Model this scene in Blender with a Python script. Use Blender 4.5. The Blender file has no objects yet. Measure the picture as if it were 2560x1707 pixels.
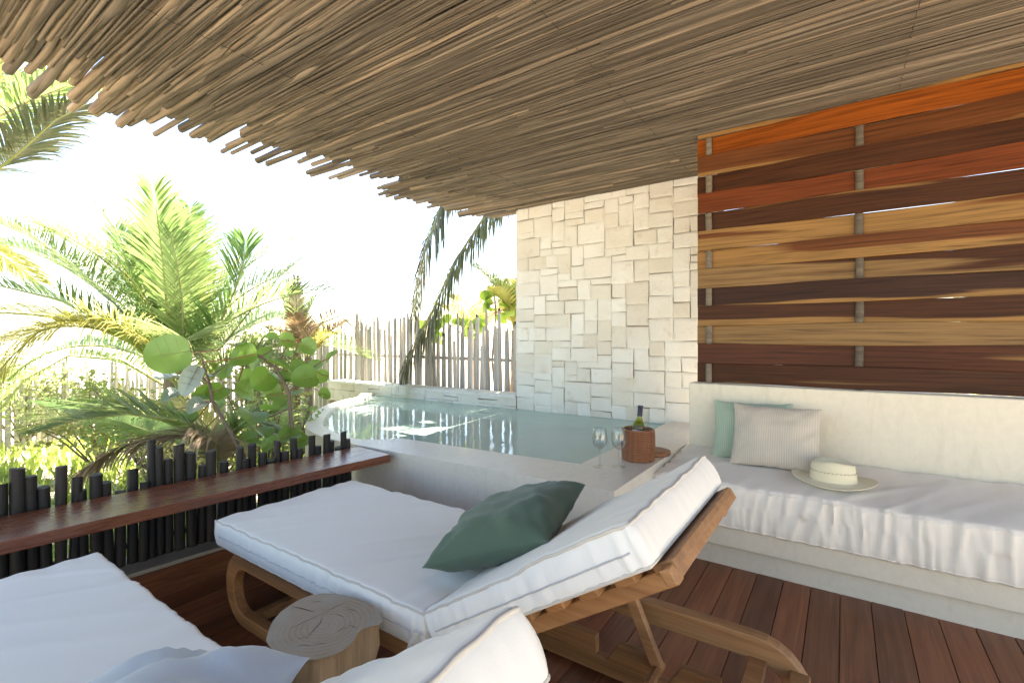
import bpy, bmesh, math, random
from mathutils import Vector, Matrix, noise
R = math.radians
# ------------------------------------------------------------------ camera, sky, sun, exposure
scene = bpy.context.scene
F = 1198.0; HZ = 848.0; YAW = R(34.65); CAMH = 1.2
cd = bpy.data.cameras.new('camera'); cam = bpy.data.objects.new('camera', cd)
scene.collection.objects.link(cam); scene.camera = cam
cd.sensor_width = 36.0; cd.lens = F / 2560 * 36; cd.shift_y = -(853.5 - HZ) / 2560
cd.clip_start = 0.05; cd.clip_end = 2000
cam.location = (0, 0, CAMH); cam.rotation_euler = (R(90), 0, YAW - R(90))
scene.render.resolution_x = 1024; scene.render.resolution_y = 682
SUN_AZ = (0.990, 0.140); SUN_EL = R(50)
w = bpy.data.worlds.new('World'); scene.world = w; w.use_nodes = True
nt = w.node_tree
sky = nt.nodes.new('ShaderNodeTexSky'); sky.sky_type = 'NISHITA'; sky.sun_disc = False
sky.sun_elevation = SUN_EL; sky.sun_rotation = math.atan2(SUN_AZ[0], SUN_AZ[1])
sky.air_density = 1.0; sky.dust_density = 0.6; sky.ozone_density = 1.0
nt.links.new(sky.outputs[0], nt.nodes['Background'].inputs[0])
nt.nodes['Background'].inputs[1].default_value = 0.08
sd = bpy.data.lights.new('sun', 'SUN'); sd.energy = 5.0; sd.angle = R(0.6); sd.color = (1.0, 0.95, 0.87)
so = bpy.data.objects.new('sun', sd); scene.collection.objects.link(so)
so.rotation_euler = Vector((SUN_AZ[0]*math.cos(SUN_EL), SUN_AZ[1]*math.cos(SUN_EL), math.sin(SUN_EL))).to_track_quat('Z', 'Y').to_euler()
scene.view_settings.view_transform = 'Standard'; scene.view_settings.look = 'None'
scene.view_settings.gamma = 1.0; scene.view_settings.use_curve_mapping = False
scene.view_settings.exposure = 2.88
scene.view_settings.use_white_balance = True; scene.view_settings.white_balance_temperature = 7250; scene.view_settings.white_balance_tint = 10
# ------------------------------------------------------------------ helpers
C = scene.collection
def at(px, py, D):                     # photograph pixel + depth along the view axis -> place in the world
    r = (px - 1280) / F; d = -(py - HZ) / F
    return Vector((D*(math.cos(YAW)+math.sin(YAW)*r), D*(math.sin(YAW)-math.cos(YAW)*r), CAMH + D*d))
def onz(px, py, z): return at(px, py, (CAMH - z) * F / (py - HZ))
def tag(o, label=None, cat=None, group=None, kind=None):
    if label: o['label'] = label
    if cat: o['category'] = cat
    if group: o['group'] = group
    if kind: o['kind'] = kind
    return o
def mesh(name, vs, fs, mat, smooth=False):
    me = bpy.data.meshes.new(name); me.from_pydata([tuple(v) for v in vs], [], fs)
    if mat: me.materials.append(mat)
    if smooth:
        me.shade_smooth()
        try: me.set_sharp_from_angle(angle=R(80))
        except Exception: pass
    me.update(); return me
def place(name, me, parent=None, loc=None):
    o = bpy.data.objects.new(name, me); C.objects.link(o)
    if loc is not None: o.location = loc
    if parent:
        o.parent = parent
        if loc is None:                # mesh is written in world coordinates
            p = parent; off = Vector((0, 0, 0))
            while p: off += p.location; p = p.parent
            o.location = -off
    return o
def mk(name, vs, fs, mat, parent=None, smooth=False, bev=0, seg=2):
    o = place(name, mesh(name, vs, fs, mat, smooth), parent)
    if bev:
        m = o.modifiers.new('bevel', 'BEVEL'); m.width = bev; m.segments = seg; m.limit_method = 'ANGLE'
    return o
def thing(name, label, cat, loc=(0, 0, 0), group=None):
    o = bpy.data.objects.new(name, None); C.objects.link(o); o.location = loc; o.empty_display_size = .1
    return tag(o, label, cat, group)
def copy_tree(o, parent=None):
    c = o.copy(); C.objects.link(c); c.parent = parent
    for ch in list(o.children): copy_tree(ch, c)
    return c
def box(x0, x1, y0, y1, z0, z1):
    return ([(x, y, z) for z in (z0, z1) for y in (y0, y1) for x in (x0, x1)],
            [(0, 2, 3, 1), (4, 5, 7, 6), (0, 1, 5, 4), (2, 6, 7, 3), (0, 4, 6, 2), (1, 3, 7, 5)])
def cbox(x0, x1, y0, y1, z0, z1, c):  # box with chamfered top edges
    vs = [(x0,y0,z0),(x1,y0,z0),(x1,y1,z0),(x0,y1,z0),(x0,y0,z1-c),(x1,y0,z1-c),(x1,y1,z1-c),(x0,y1,z1-c),
          (x0+c,y0+c,z1),(x1-c,y0+c,z1),(x1-c,y1-c,z1),(x0+c,y1-c,z1)]
    return vs, [(3,2,1,0),(0,1,5,4),(1,2,6,5),(2,3,7,6),(3,0,4,7),(4,5,9,8),(5,6,10,9),(6,7,11,10),(7,4,8,11),(8,9,10,11)]
def tube(pts, rad, n=6, cap=True, closed=False):
    vs = []; fs = []; m = len(pts); pts = [Vector(p) for p in pts]
    ref = None
    for i, p in enumerate(pts):
        if closed: t = pts[(i+1) % m] - pts[i-1]
        else: t = pts[min(i+1, m-1)] - pts[max(i-1, 0)]
        t.normalize()
        if ref is None:
            ref = Vector((0, 0, 1)) if abs(t.z) < .9 else Vector((1, 0, 0))
        a = t.cross(ref); a.normalize(); b = a.cross(t); ref = b
        r = rad[i] if isinstance(rad, (list, tuple)) else rad
        for k in range(n):
            an = 2*math.pi*k/n
            vs.append(p + a*(r*math.cos(an)) + b*(r*math.sin(an)))
    for i in range(m if closed else m-1):
        j = (i+1) % m
        for k in range(n):
            l = (k+1) % n
            fs.append((i*n+k, i*n+l, j*n+l, j*n+k))
    if cap and not closed:
        fs.append(tuple(range(n-1, -1, -1))); fs.append(tuple((m-1)*n+k for k in range(n)))
    return vs, fs
def lathe(prof, n=24, c=(0, 0, 0)):
    vs = []; fs = []
    for (r, z) in prof:
        for k in range(n):
            a = 2*math.pi*k/n; vs.append((c[0]+r*math.cos(a), c[1]+r*math.sin(a), c[2]+z))
    for i in range(len(prof)-1):
        for k in range(n):
            l = (k+1) % n; fs.append((i*n+k, i*n+l, (i+1)*n+l, (i+1)*n+k))
    return vs, fs
def join(parts):
    vs = []; fs = []
    for v, f in parts:
        o = len(vs); vs += list(v); fs += [tuple(i+o for i in q) for q in f]
    return vs, fs
def nz(x, y=0., z=0.): return noise.noise(Vector((x, y, z)))
# ------------------------------------------------------------------ materials
def newmat(name):
    m = bpy.data.materials.new(name); m.use_nodes = True
    nt = m.node_tree; return m, nt, nt.nodes['Principled BSDF']
def N(nt, t, **kw):
    n = nt.nodes.new(t)
    for k, v in kw.items(): setattr(n, k, v)
    return n
def coords(nt, scale=(1, 1, 1), rnd=True, obj=True):
    tc = N(nt, 'ShaderNodeTexCoord'); mp = N(nt, 'ShaderNodeMapping'); mp.inputs['Scale'].default_value = scale
    src = tc.outputs['Object']
    if rnd:
        oi = N(nt, 'ShaderNodeObjectInfo'); mu = N(nt, 'ShaderNodeMath', operation='MULTIPLY'); mu.inputs[1].default_value = 37.
        nt.links.new(oi.outputs['Random'], mu.inputs[0])
        ad = N(nt, 'ShaderNodeVectorMath', operation='ADD'); nt.links.new(src, ad.inputs[0]); nt.links.new(mu.outputs[0], ad.inputs[1])
        src = ad.outputs[0]
    nt.links.new(src, mp.inputs[0]); return mp.outputs[0]
def noisen(nt, vec, scale, detail=5, rough=.55, dist=0.):
    n = N(nt, 'ShaderNodeTexNoise'); n.inputs['Scale'].default_value = scale; n.inputs['Detail'].default_value = detail
    n.inputs['Roughness'].default_value = rough; n.inputs['Distortion'].default_value = dist
    nt.links.new(vec, n.inputs['Vector']); return n.outputs['Fac']
def ramp(nt, fac, stops):
    r = N(nt, 'ShaderNodeValToRGB'); e = r.color_ramp.elements
    while len(e) < len(stops): e.new(.5)
    for i, (p, c) in enumerate(stops): e[i].position = p; e[i].color = (*c, 1)
    nt.links.new(fac, r.inputs[0]); return r.outputs[0]
def mixc(nt, fac, a, b, mode='MIX'):
    m = N(nt, 'ShaderNodeMix', data_type='RGBA', blend_type=mode)
    for s, v in ((m.inputs[0], fac), (m.inputs[6], a), (m.inputs[7], b)):
        if isinstance(v, (int, float)): s.default_value = v
        elif isinstance(v, tuple): s.default_value = (*v, 1)
        else: nt.links.new(v, s)
    return m.outputs[2]
def bump(nt, bs, h, strength=.3, dist=.01):
    b = N(nt, 'ShaderNodeBump'); b.inputs['Strength'].default_value = strength; b.inputs['Distance'].default_value = dist
    nt.links.new(h, b.inputs['Height']); nt.links.new(b.outputs[0], bs.inputs['Normal']); return b
def objrand(nt): return N(nt, 'ShaderNodeObjectInfo').outputs['Random']
def wood(name, dark, mid, light, axis=0, rough=.45, grain=1., vary=.35, spec=.5, coat=0., bp=.25, cross=1.):
    m, nt, bs = newmat(name)
    s = [14*cross, 14*cross, 14*cross]; s[axis] = 0.9
    v = coords(nt, tuple(x*grain for x in s))
    f = noisen(nt, v, 1.6, 6, .6, .6)
    s2 = [120, 120, 120]; s2[axis] = 3
    f2 = noisen(nt, coords(nt, tuple(x*grain for x in s2)), 1., 3, .6)
    c = ramp(nt, f, [(.25, dark), (.5, mid), (.75, light)])
    c = mixc(nt, .35, c, ramp(nt, f2, [(.3, tuple(x*.55 for x in mid)), (.7, light)]))
    rv = ramp(nt, objrand(nt), [(0, (1-vary,)*3), (.5, (1, 1, 1)), (1, (1+vary, 1+vary*.8, 1+vary*.6))])
    c = mixc(nt, 1., c, rv, 'MULTIPLY')
    nt.links.new(c, bs.inputs['Base Color'])
    rr = N(nt, 'ShaderNodeMapRange'); rr.inputs[3].default_value = rough-.1; rr.inputs[4].default_value = rough+.15
    nt.links.new(f2, rr.inputs[0]); nt.links.new(rr.outputs[0], bs.inputs['Roughness'])
    bs.inputs['Specular IOR Level'].default_value = spec; bs.inputs['Coat Weight'].default_value = coat; bs.inputs['Coat Roughness'].default_value = .2
    bump(nt, bs, f2, bp, .004); return m
def plaster(name, col, col2, rough=.6, sc=2., bs_=.15, streak=0.):
    m, nt, bs = newmat(name); v = coords(nt, (1, 1, 1), rnd=False)
    f = noisen(nt, v, sc, 6, .6, .3); f2 = noisen(nt, v, sc*22, 4)
    c = mixc(nt, f, col, col2)
    f3 = noisen(nt, coords(nt, (2.2, 5, 1.3), rnd=False), sc*1.7, 7, .7, 1.2)
    c = mixc(nt, .35, c, ramp(nt, f2, [(.3, tuple(x*.84 for x in col)), (.7, tuple(min(1, x*1.05) for x in col))]))
    c = mixc(nt, ramp(nt, f3, [(.52, (0, 0, 0)), (.74, (.55, .55, .55))]), c, tuple(x*.80 for x in col))
    nt.links.new(c, bs.inputs['Base Color'])
    mr = N(nt, 'ShaderNodeMapRange'); mr.inputs[3].default_value = rough-.12; mr.inputs[4].default_value = rough+.14; nt.links.new(f3, mr.inputs[0]); nt.links.new(mr.outputs[0], bs.inputs['Roughness'])
    ad = N(nt, 'ShaderNodeMath', operation='MULTIPLY_ADD'); nt.links.new(f3, ad.inputs[0]); ad.inputs[1].default_value = 2.; nt.links.new(f2, ad.inputs[2])
    bump(nt, bs, ad.outputs[0], bs_, .005); return m
def fabric(name, col, rough=.9, stripe=None, weave=700., var=.06):
    m, nt, bs = newmat(name); v = coords(nt, (1, 1, 1), rnd=True)
    f = noisen(nt, v, 3., 5); w2 = noisen(nt, v, weave, 2)
    c = mixc(nt, f, tuple(x*(1-var) for x in col), tuple(min(1, x*(1+var)) for x in col))
    c = mixc(nt, w2, c, tuple(x*.9 for x in col))
    h = w2
    if stripe:
        ax, freq, dark = stripe
        wv = N(nt, 'ShaderNodeTexWave', wave_type='BANDS', bands_direction=ax); wv.inputs['Scale'].default_value = freq
        wv.inputs['Distortion'].default_value = .6; wv.inputs['Detail'].default_value = 2
        tc = N(nt, 'ShaderNodeTexCoord'); nt.links.new(tc.outputs['Object'], wv.inputs['Vector'])
        c = mixc(nt, ramp(nt, wv.outputs['Fac'], [(.25, (0, 0, 0)), (.6, (1, 1, 1))]), dark, c)
        h = wv.outputs['Fac']
    nt.links.new(c, bs.inputs['Base Color']); bs.inputs['Roughness'].default_value = rough
    bs.inputs['Sheen Weight'].default_value = .15
    bump(nt, bs, h, .2 if not stripe else .5, .0015); return m
def leafmat(name, col, tcol, vary, trans=.45, rough=.4, spec=.4):
    m, nt, bs = newmat(name); out = nt.nodes['Material Output']
    v = coords(nt, (1, 1, 1), rnd=True); f = noisen(nt, v, 5., 4, .65); 
    fr = mixc(nt, .5, f, objrand(nt))
    f3 = ramp(nt, fr, [(.3, (0, 0, 0)), (.72, (1, 1, 1))])
    c = mixc(nt, f3, col, vary); t = mixc(nt, f3, tcol, tuple(min(1, a*1.6) for a in vary))
    nt.links.new(c, bs.inputs['Base Color']); bs.inputs['Roughness'].default_value = rough; bs.inputs['Specular IOR Level'].default_value = spec
    tr = N(nt, 'ShaderNodeBsdfTranslucent'); nt.links.new(t, tr.inputs[0])
    mx = N(nt, 'ShaderNodeMixShader'); mx.inputs[0].default_value = trans
    nt.links.new(bs.outputs[0], mx.inputs[1]); nt.links.new(tr.outputs[0], mx.inputs[2]); nt.links.new(mx.outputs[0], out.inputs[0])
    return m
def glassy(name, tint, rough=.02, ior=1.45, wave=None, power=5., turb=None):
    m, nt, bs = newmat(name); out = nt.nodes['Material Output']; nt.nodes.remove(bs)
    lw = N(nt, 'ShaderNodeLayerWeight'); lw.inputs[0].default_value = .5
    pw = N(nt, 'ShaderNodeMath', operation='POWER'); pw.inputs[1].default_value = power; nt.links.new(lw.outputs['Facing'], pw.inputs[0])
    f0 = ((ior-1)/(ior+1))**2
    fr = N(nt, 'ShaderNodeMath', operation='MULTIPLY_ADD'); fr.inputs[1].default_value = 1-f0; fr.inputs[2].default_value = f0; nt.links.new(pw.outputs[0], fr.inputs[0])
    tr = N(nt, 'ShaderNodeBsdfTransparent'); tr.inputs[0].default_value = (*tint, 1)
    gl = N(nt, 'ShaderNodeBsdfGlossy'); gl.inputs['Roughness'].default_value = rough
    mx = N(nt, 'ShaderNodeMixShader'); nt.links.new(fr.outputs[0], mx.inputs[0])
    nt.links.new(tr.outputs[0], mx.inputs[1]); nt.links.new(gl.outputs[0], mx.inputs[2]); nt.links.new(mx.outputs[0], out.inputs[0])
    if turb:
        df = N(nt, 'ShaderNodeBsdfDiffuse'); df.inputs[0].default_value = (*turb[0], 1); m2 = N(nt, 'ShaderNodeMixShader'); m2.inputs[0].default_value = turb[1]
        nt.links.new(tr.outputs[0], m2.inputs[1]); nt.links.new(df.outputs[0], m2.inputs[2]); nt.links.new(m2.outputs[0], mx.inputs[1])
    if wave:
        v = coords(nt, wave[0], rnd=False); f = noisen(nt, v, wave[1], 3, .5, .4)
        b = N(nt, 'ShaderNodeBump'); b.inputs['Strength'].default_value = wave[2]; b.inputs['Distance'].default_value = .02
        nt.links.new(f, b.inputs['Height']); nt.links.new(b.outputs[0], gl.inputs['Normal']); nt.links.new(b.outputs[0], lw.inputs['Normal'])
    return m
def plain(name, col, rough=.5, metal=0., spec=.5):
    m, nt, bs = newmat(name); v = coords(nt); f = noisen(nt, v, 30., 3)
    nt.links.new(mixc(nt, f, tuple(x*.85 for x in col), tuple(min(1, x*1.1) for x in col)), bs.inputs['Base Color'])
    bs.inputs['Roughness'].default_value = rough; bs.inputs['Metallic'].default_value = metal; bs.inputs['Specular IOR Level'].default_value = spec; return m

M = {}
M['deck'] = wood('deck_wood', (.085, .026, .012), (.205, .066, .028), (.33, .132, .06), 0, .36, 1., .32, .35)
M['ledge'] = wood('ledge_wood', (.075, .021, .011), (.18, .053, .026), (.27, .098, .046), 0, .26, .7, .1, .5, 0., .0)
M['teak'] = wood('teak_wood', (.17, .068, .024), (.31, .14, .052), (.43, .225, .095), 1, .5, 1., .2)
M['stump'] = wood('stump_bark', (.12, .07, .036), (.25, .16, .088), (.37, .255, .155), 2, .75, 1., .0)
M['railpost'] = wood('dark_stick', (.008, .006, .005), (.017, .013, .011), (.035, .028, .023), 2, .6, 1., .5)
M['pole'] = wood('weathered_pole', (.33, .30, .275), (.50, .47, .44), (.63, .60, .57), 2, .85, .8, .3)
M['stick'] = wood('roof_stick', (.056, .043, .032), (.18, .142, .104), (.34, .28, .215), 1, .8, .7, .55, .3, 0., .25, 2.2)
M['plaster'] = plaster('pool_plaster', (.64, .575, .49), (.72, .665, .59), .34, 1.6, .06)
M['cream'] = plaster('cream_plaster', (.72, .63, .49), (.79, .71, .58), .75, 1.2, .12)
M['bench'] = plaster('bench_plaster', (.68, .58, .46), (.75, .65, .53), .7, 1.5, .12)
M['basin'] = plaster('pool_basin', (.60, .74, .66), (.68, .80, .73), .6, 2.)
M['mortar'] = plaster('mortar', (.28, .23, .175), (.38, .32, .255), .95, 6.)
M['kerb'] = plaster('kerb_stone', (.32, .27, .21), (.40, .34, .27), .8, 5.)
M['canvas'] = fabric('white_canvas', (.84, .795, .735))
M['sofa_canvas'] = fabric('sofa_canvas', (.84, .745, .645))
M['piping'] = fabric('piping_cloth', (.62, .55, .47))
M['zip'] = plain('zip_tape', (.50, .48, .48), .6)
M['green'] = fabric('green_cotton', (.085, .135, .085), .85, None, 500, .12)
M['grey'] = fabric('grey_linen', (.50, .53, .555), .9, None, 400, .1)
M['sage'] = fabric('sage_cotton', (.42, .50, .38), .9, ('X', 28., (.33, .41, .30)))
M['beige'] = fabric('beige_stripe', (.60, .52, .43), .9, ('X', 28., (.50, .42, .335)))
M['straw'] = fabric('straw', (.78, .68, .47), .7, None, 260, .08)
M['wicker'] = wood('wicker', (.11, .035, .012), (.25, .09, .035), (.36, .15, .065), 2, .5, 2., .1)
M['membrane'] = plain('roof_membrane', (.012, .013, .022), .8)
M['water'] = glassy('pool_water', (.84, .96, .92), .015, 1.33, ((1, 1, 1), 6., .10), 5.5, ((.64, .85, .79), .52))
M['glass'] = glassy('clear_glass', (.93, .94, .94), .01, 1.62, None, 3.)
M['bottleglass'] = glassy('bottle_glass', (.72, .76, .36), .02, 1.5)
M['wine'] = glassy('wine_fill', (.90, .86, .45), .05, 1.1)
M['capsule'] = plain('navy_foil', (.012, .018, .045), .35)
M['paper'] = plain('paper_label', (.72, .73, .74), .6)
M['labelink'] = plain('label_ink', (.12, .14, .2), .6)
M['palm'] = leafmat('palm_leaf', (.11, .19, .06), (.28, .46, .13), (.23, .285, .11), .5)
M['palm_yellow'] = leafmat('yellow_palm_leaf', (.36, .36, .10), (.68, .66, .2), (.44, .40, .14), .55)
M['palm_grey'] = leafmat('grey_palm_leaf', (.10, .13, .075), (.12, .15, .06), (.19, .15, .115), .25, .6)
M['palm_dry'] = leafmat('dry_palm_leaf', (.30, .20, .12), (.36, .22, .11), (.42, .33, .24), .35, .7, .2)
M['rachis'] = leafmat('palm_rachis', (.28, .30, .09), (.3, .3, .08), (.36, .34, .14), .1, .5)
M['trunk'] = wood('palm_trunk', (.10, .08, .06), (.20, .165, .125), (.30, .25, .2), 0, .9, .5, .2)
M['grape'] = leafmat('sea_grape_leaf', (.14, .24, .05), (.34, .55, .07), (.20, .31, .08), .55, .33, .6)
M['grape_pale'] = leafmat('pale_sea_grape_leaf', (.27, .34, .27), (.25, .38, .14), (.40, .46, .42), .3, .3, .8)  # paler, greyer variant of the leaf colour
M['vein'] = plain('leaf_vein', (.26, .12, .07), .6)
M['stem'] = plain('shrub_stem', (.19, .14, .10), .8)
M['bush'] = leafmat('bush_leaf', (.17, .215, .085), (.38, .46, .16), (.33, .30, .15), .5)
M['bush2'] = leafmat('fern_leaf', (.18, .26, .09), (.38, .52, .16), (.28, .35, .14), .5)
M['strap'] = leafmat('strap_leaf', (.15, .24, .05), (.36, .52, .09), (.28, .31, .09), .5, .35)
m, nt, bs = newmat('sand'); v = coords(nt, rnd=False)
c = mixc(nt, noisen(nt, v, .8, 6), (.56, .48, .38), (.66, .59, .49)); f = noisen(nt, v, 18., 5, .7)
c = mixc(nt, ramp(nt, f, [(.5, (0, 0, 0)), (.66, (1, 1, 1))]), c, (.24, .17, .10)); nt.links.new(c, bs.inputs['Base Color'])
bs.inputs['Roughness'].default_value = .95; bump(nt, bs, f, .6, .03); M['sand'] = m
def limestone():
    m, nt, bs = newmat('limestone'); v = coords(nt)
    f = noisen(nt, v, 9., 6, .6); vs = coords(nt, (1, 1.0, 1)); f2 = noisen(nt, vs, 55., 5, .7, .8); f3 = noisen(nt, v, 3.)
    c = ramp(nt, f3, [(.3, (.72, .69, .635)), (.5, (.76, .74, .695)), (.7, (.79, .775, .74))])
    rv = ramp(nt, objrand(nt), [(0, (.90, .86, .80)), (.3, (.97, .955, .93)), (.65, (1.0, .995, .985)), (1, (1.06, 1.07, 1.08))])
    c = mixc(nt, 1., c, rv, 'MULTIPLY'); c = mixc(nt, ramp(nt, f, [(.58, (0, 0, 0)), (.8, (.6, .6, .6))]), c, (.55, .42, .30))
    nt.links.new(c, bs.inputs['Base Color']); bs.inputs['Roughness'].default_value = .9
    ad = N(nt, 'ShaderNodeMath', operation='ADD'); nt.links.new(f, ad.inputs[0]); nt.links.new(f2, ad.inputs[1])
    bump(nt, bs, ad.outputs[0], .7, .012); return m
M['stone'] = limestone()
# ------------------------------------------------------------------ ground
gs = 600
g = mk('ground', [(-gs, -gs, -.3), (gs, -gs, -.3), (gs, gs, -.3), (-gs, gs, -.3)], [(0, 1, 2, 3)], M['sand']); tag(g, 'sandy garden ground with leaf litter', 'ground', kind='structure')
# ------------------------------------------------------------------ deck of planks
deck = mk('deck', *box(-2.2, 2.76, -1.9, 2.62, -.3, -.025), M['mortar']); tag(deck, 'dark reddish hardwood plank deck', 'deck', kind='structure')
rnd = random.Random(4); PW = .116
for i in range(-16, 23):
    y0 = i*PW + .012; cut = [-2.2, 2.75]
    j = rnd.uniform(-.6, 2.3); cut = [-2.2, j, 2.75] if rnd.random() < .6 else cut
    for a, b in zip(cut[:-1], cut[1:]):
        mk('plank', *cbox(a+.0015, b-.0015, y0+.0012, min(y0+PW-.0012, 2.615), -.03, rnd.uniform(-.0008, .0008), .002), M['deck'], deck)
# ------------------------------------------------------------------ railing: riser, kerb, posts, ledge
ang = math.atan2(-.129, 1.62)
def rl(s, off, z):                     # along the railing from X=.36 (s metres), off metres outward of the ledge front
    return Vector((.36 + s*math.cos(ang) - off*math.sin(ang), 2.396 + s*math.sin(ang) + off*math.cos(ang), z))
def rbox(s0, s1, o0, o1, z0, z1):
    vs = [rl(s, o, z) for z in (z0, z1) for o in (o0, o1) for s in (s0, s1)]
    return vs, box(0, 1, 0, 1, 0, 1)[1]
rail = thing('railing', 'low garden railing of close-set dark upright sticks behind the brown ledge', 'railing', rl(.8, .38, -.3))
mk('riser_board', *rbox(-2.5, 1.64, .26, .29, -.28, .128), M['deck'], rail, bev=.003)
mk('kerb', *rbox(-2.5, 1.64, .262, .50, .13, .15), M['kerb'], rail, bev=.004)
mk('kerb_base', *rbox(-2.5, 1.64, .30, .495, -.3, .128), M['kerb'], rail)
pv = []
for k in range(5):
    q = random.Random(k+50)
    pts = [(.004*nz(i*.9, k), .004*nz(i*.9, k+9), i/5) for i in range(6)]
    pv.append(mesh('post', *tube(pts, [.5*(1+.08*nz(i, k+3)) for i in range(6)], 10), M['railpost'], True))
# mesh is unit-height / unit-diameter, scaled per post
lefth = [.22, .17, .11, .17, .13, .08, .15, .095, .04, .11, .045, -.01, .085, .03]; righth = [.115, .05, .115, .055, -.01, .12, .045, .11, .05, .005]
s = -1.9; i = 0; rnd = random.Random(8)
while s < 1.60:
    d = rnd.uniform(.036, .05)
    if rnd.random() < .2: d *= 1.15
    hl = lefth[i % 14] if s < .62 else righth[i % 10]
    h = .5 + hl + rnd.uniform(-.012, .012) - .15
    o = place('post', pv[i % 5], rail, (0, 0, 0)); o.scale = (d, d, h); o.location = rl(s + d/2, .392 + rnd.uniform(-.008, .008), .148) - rail.location
    o.rotation_euler = (rnd.uniform(-.02, .02), rnd.uniform(-.035, .035), rnd.uniform(0, 6))
    s += d + rnd.choice([-.004, -.003, -.002, .001, .004]); i += 1
for zz in (.22, .43):
    mk('cross_bar', *tube([rl(-1.95, .428, zz), rl(-.4, .428, zz+.01), rl(1.63, .428, zz)], .014, 6), M['railpost'], rail)
led = mk('ledge', *rbox(-2.4, 1.625, 0, .345, .453, .5), M['ledge'], None, bev=.003)
tag(led, 'long polished reddish-brown wooden ledge along the stick railing', 'ledge')
# ------------------------------------------------------------------ pool shell and water
outer = [(2.085, .868), (2.06, 1.6), (2.04, 2.3), (2.03, 2.66), (2.032, 2.72), (2.06, 3.08), (2.12, 3.30), (2.22, 3.55), (2.45, 3.88), (2.8, 4.28), (3.2, 4.62), (3.7, 4.85), (4.25, 4.95), (4.25, .868)]
inner = [(2.44, 1.215), (2.40, 1.7), (2.365, 2.3), (2.345, 2.56), (2.165, 2.74), (2.195, 3.08), (2.25, 3.27), (2.345, 3.50), (2.57, 3.81), (2.91, 4.19), (3.28, 4.50), (3.74, 4.71), (4.215, 4.80), (4.215, 1.215)]
n = len(outer); PT = .5
def dens(pl):
    out = []
    for i in range(len(pl)):
        a = Vector(pl[i]); b = Vector(pl[(i+1) % len(pl)])
        p0 = Vector(pl[i-1]); p3 = Vector(pl[(i+2) % len(pl)])
        if 3 <= i <= 11 and pl is outer or 4 <= i <= 11 and pl is inner:
            for k in range(4):
                t = k/4; out.append(.5*((2*a) + (b-p0)*t + (2*p0-5*a+4*b-p3)*t*t + (3*a-p0-3*b+p3)*t**3))
        elif 3 <= i <= 11:
            for k in range(4): out.append(a.lerp(b, k/4))
        else: out.append(a)
    return out
def denser(pl):                        # same count for both outlines
    return dens(pl)
oo = denser(outer); ii = denser(inner); n = len(oo)
vs = [(p.x, p.y, -.3) for p in oo] + [(p.x, p.y, PT) for p in oo] + [(p.x, p.y, PT) for p in ii] + [(p.x, p.y, -.35) for p in ii]
fs = []
for k in range(n):
    l = (k+1) % n
    fs += [(k, l, n+l, n+k), (n+k, n+l, 2*n+l, 2*n+k), (2*n+k, 2*n+l, 3*n+l, 3*n+k)]
pool = thing('plunge_pool', 'raised plaster plunge pool with a rounded garden end beside the deck', 'pool', (2.1, 2, -.3))
sh = mk('pool_shell', vs, fs, M['plaster'], pool, smooth=False, bev=.035, seg=4)
sh.modifiers['bevel'].angle_limit = R(50)
bs_ = [p + (Vector((3.2, 2.9)) - p)*.004 for p in ii]
vs = [(p.x, p.y, .455) for p in bs_] + [(p.x, p.y, -.33) for p in bs_]
mk('basin', vs, [(k, (k+1) % n, n+(k+1) % n, n+k) for k in range(n)] + [tuple(range(n, 2*n))], M['basin'], pool)
wt = mk('water', [(p.x + (3.2-p.x)*-.002, p.y, .468) for p in ii], [tuple(range(n))], M['water']); tag(wt, 'pale green still pool water', 'water', kind='structure')
# ------------------------------------------------------------------ stone walls
def stone_mesh(w_, h_, rng, mat):      # front faces -X, lower left back corner at origin, spans +Y and +Z
    g_ = 3; vs = []; fs = []; sd_ = rng.random()*100; j = .005
    cor = {(a, b): (rng.uniform(-j, j), rng.uniform(-j, j)) for a in (0, 1) for b in (0, 1)}
    for a in range(g_+1):
        for b in range(g_+1):
            u = [0, .09, .91, 1][a]; v_ = [0, .12, .88, 1][b]
            dy = sum(cor[(p, q)][0]*(u if p else 1-u)*(v_ if q else 1-v_) for p in (0, 1) for q in (0, 1))
            dz = sum(cor[(p, q)][1]*(u if p else 1-u)*(v_ if q else 1-v_) for p in (0, 1) for q in (0, 1))
            e = a in (0, g_) or b in (0, g_)
            x = -.022 + (.005 if e else 0) + rng.uniform(-.0018, .0018)
            vs.append((x, u*w_ + dy + (rng.uniform(-.004, .004) if not e else rng.uniform(-.002, .002)), v_*h_ + dz + rng.uniform(-.002, .002)))
    for a in range(g_):
        for b in range(g_):
            q = a*(g_+1)+b; fs.append((q, q+1, q+g_+2, q+g_+1))
    ring = [(a, 0) for a in range(g_)] + [(g_, b) for b in range(g_)] + [(a, g_) for a in range(g_, 0, -1)] + [(0, b) for b in range(g_, 0, -1)]
    o = len(vs)
    for a, b in ring:
        p = vs[a*(g_+1)+b]; vs.append((.03, p[1], p[2]))
    for k in range(len(ring)):
        a, b = ring[k]; c_, d = ring[(k+1) % len(ring)]
        fs.append((a*(g_+1)+b, c_*(g_+1)+d, o+(k+1) % len(ring), o+k))
    return mesh('stone', vs, fs, mat)
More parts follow.
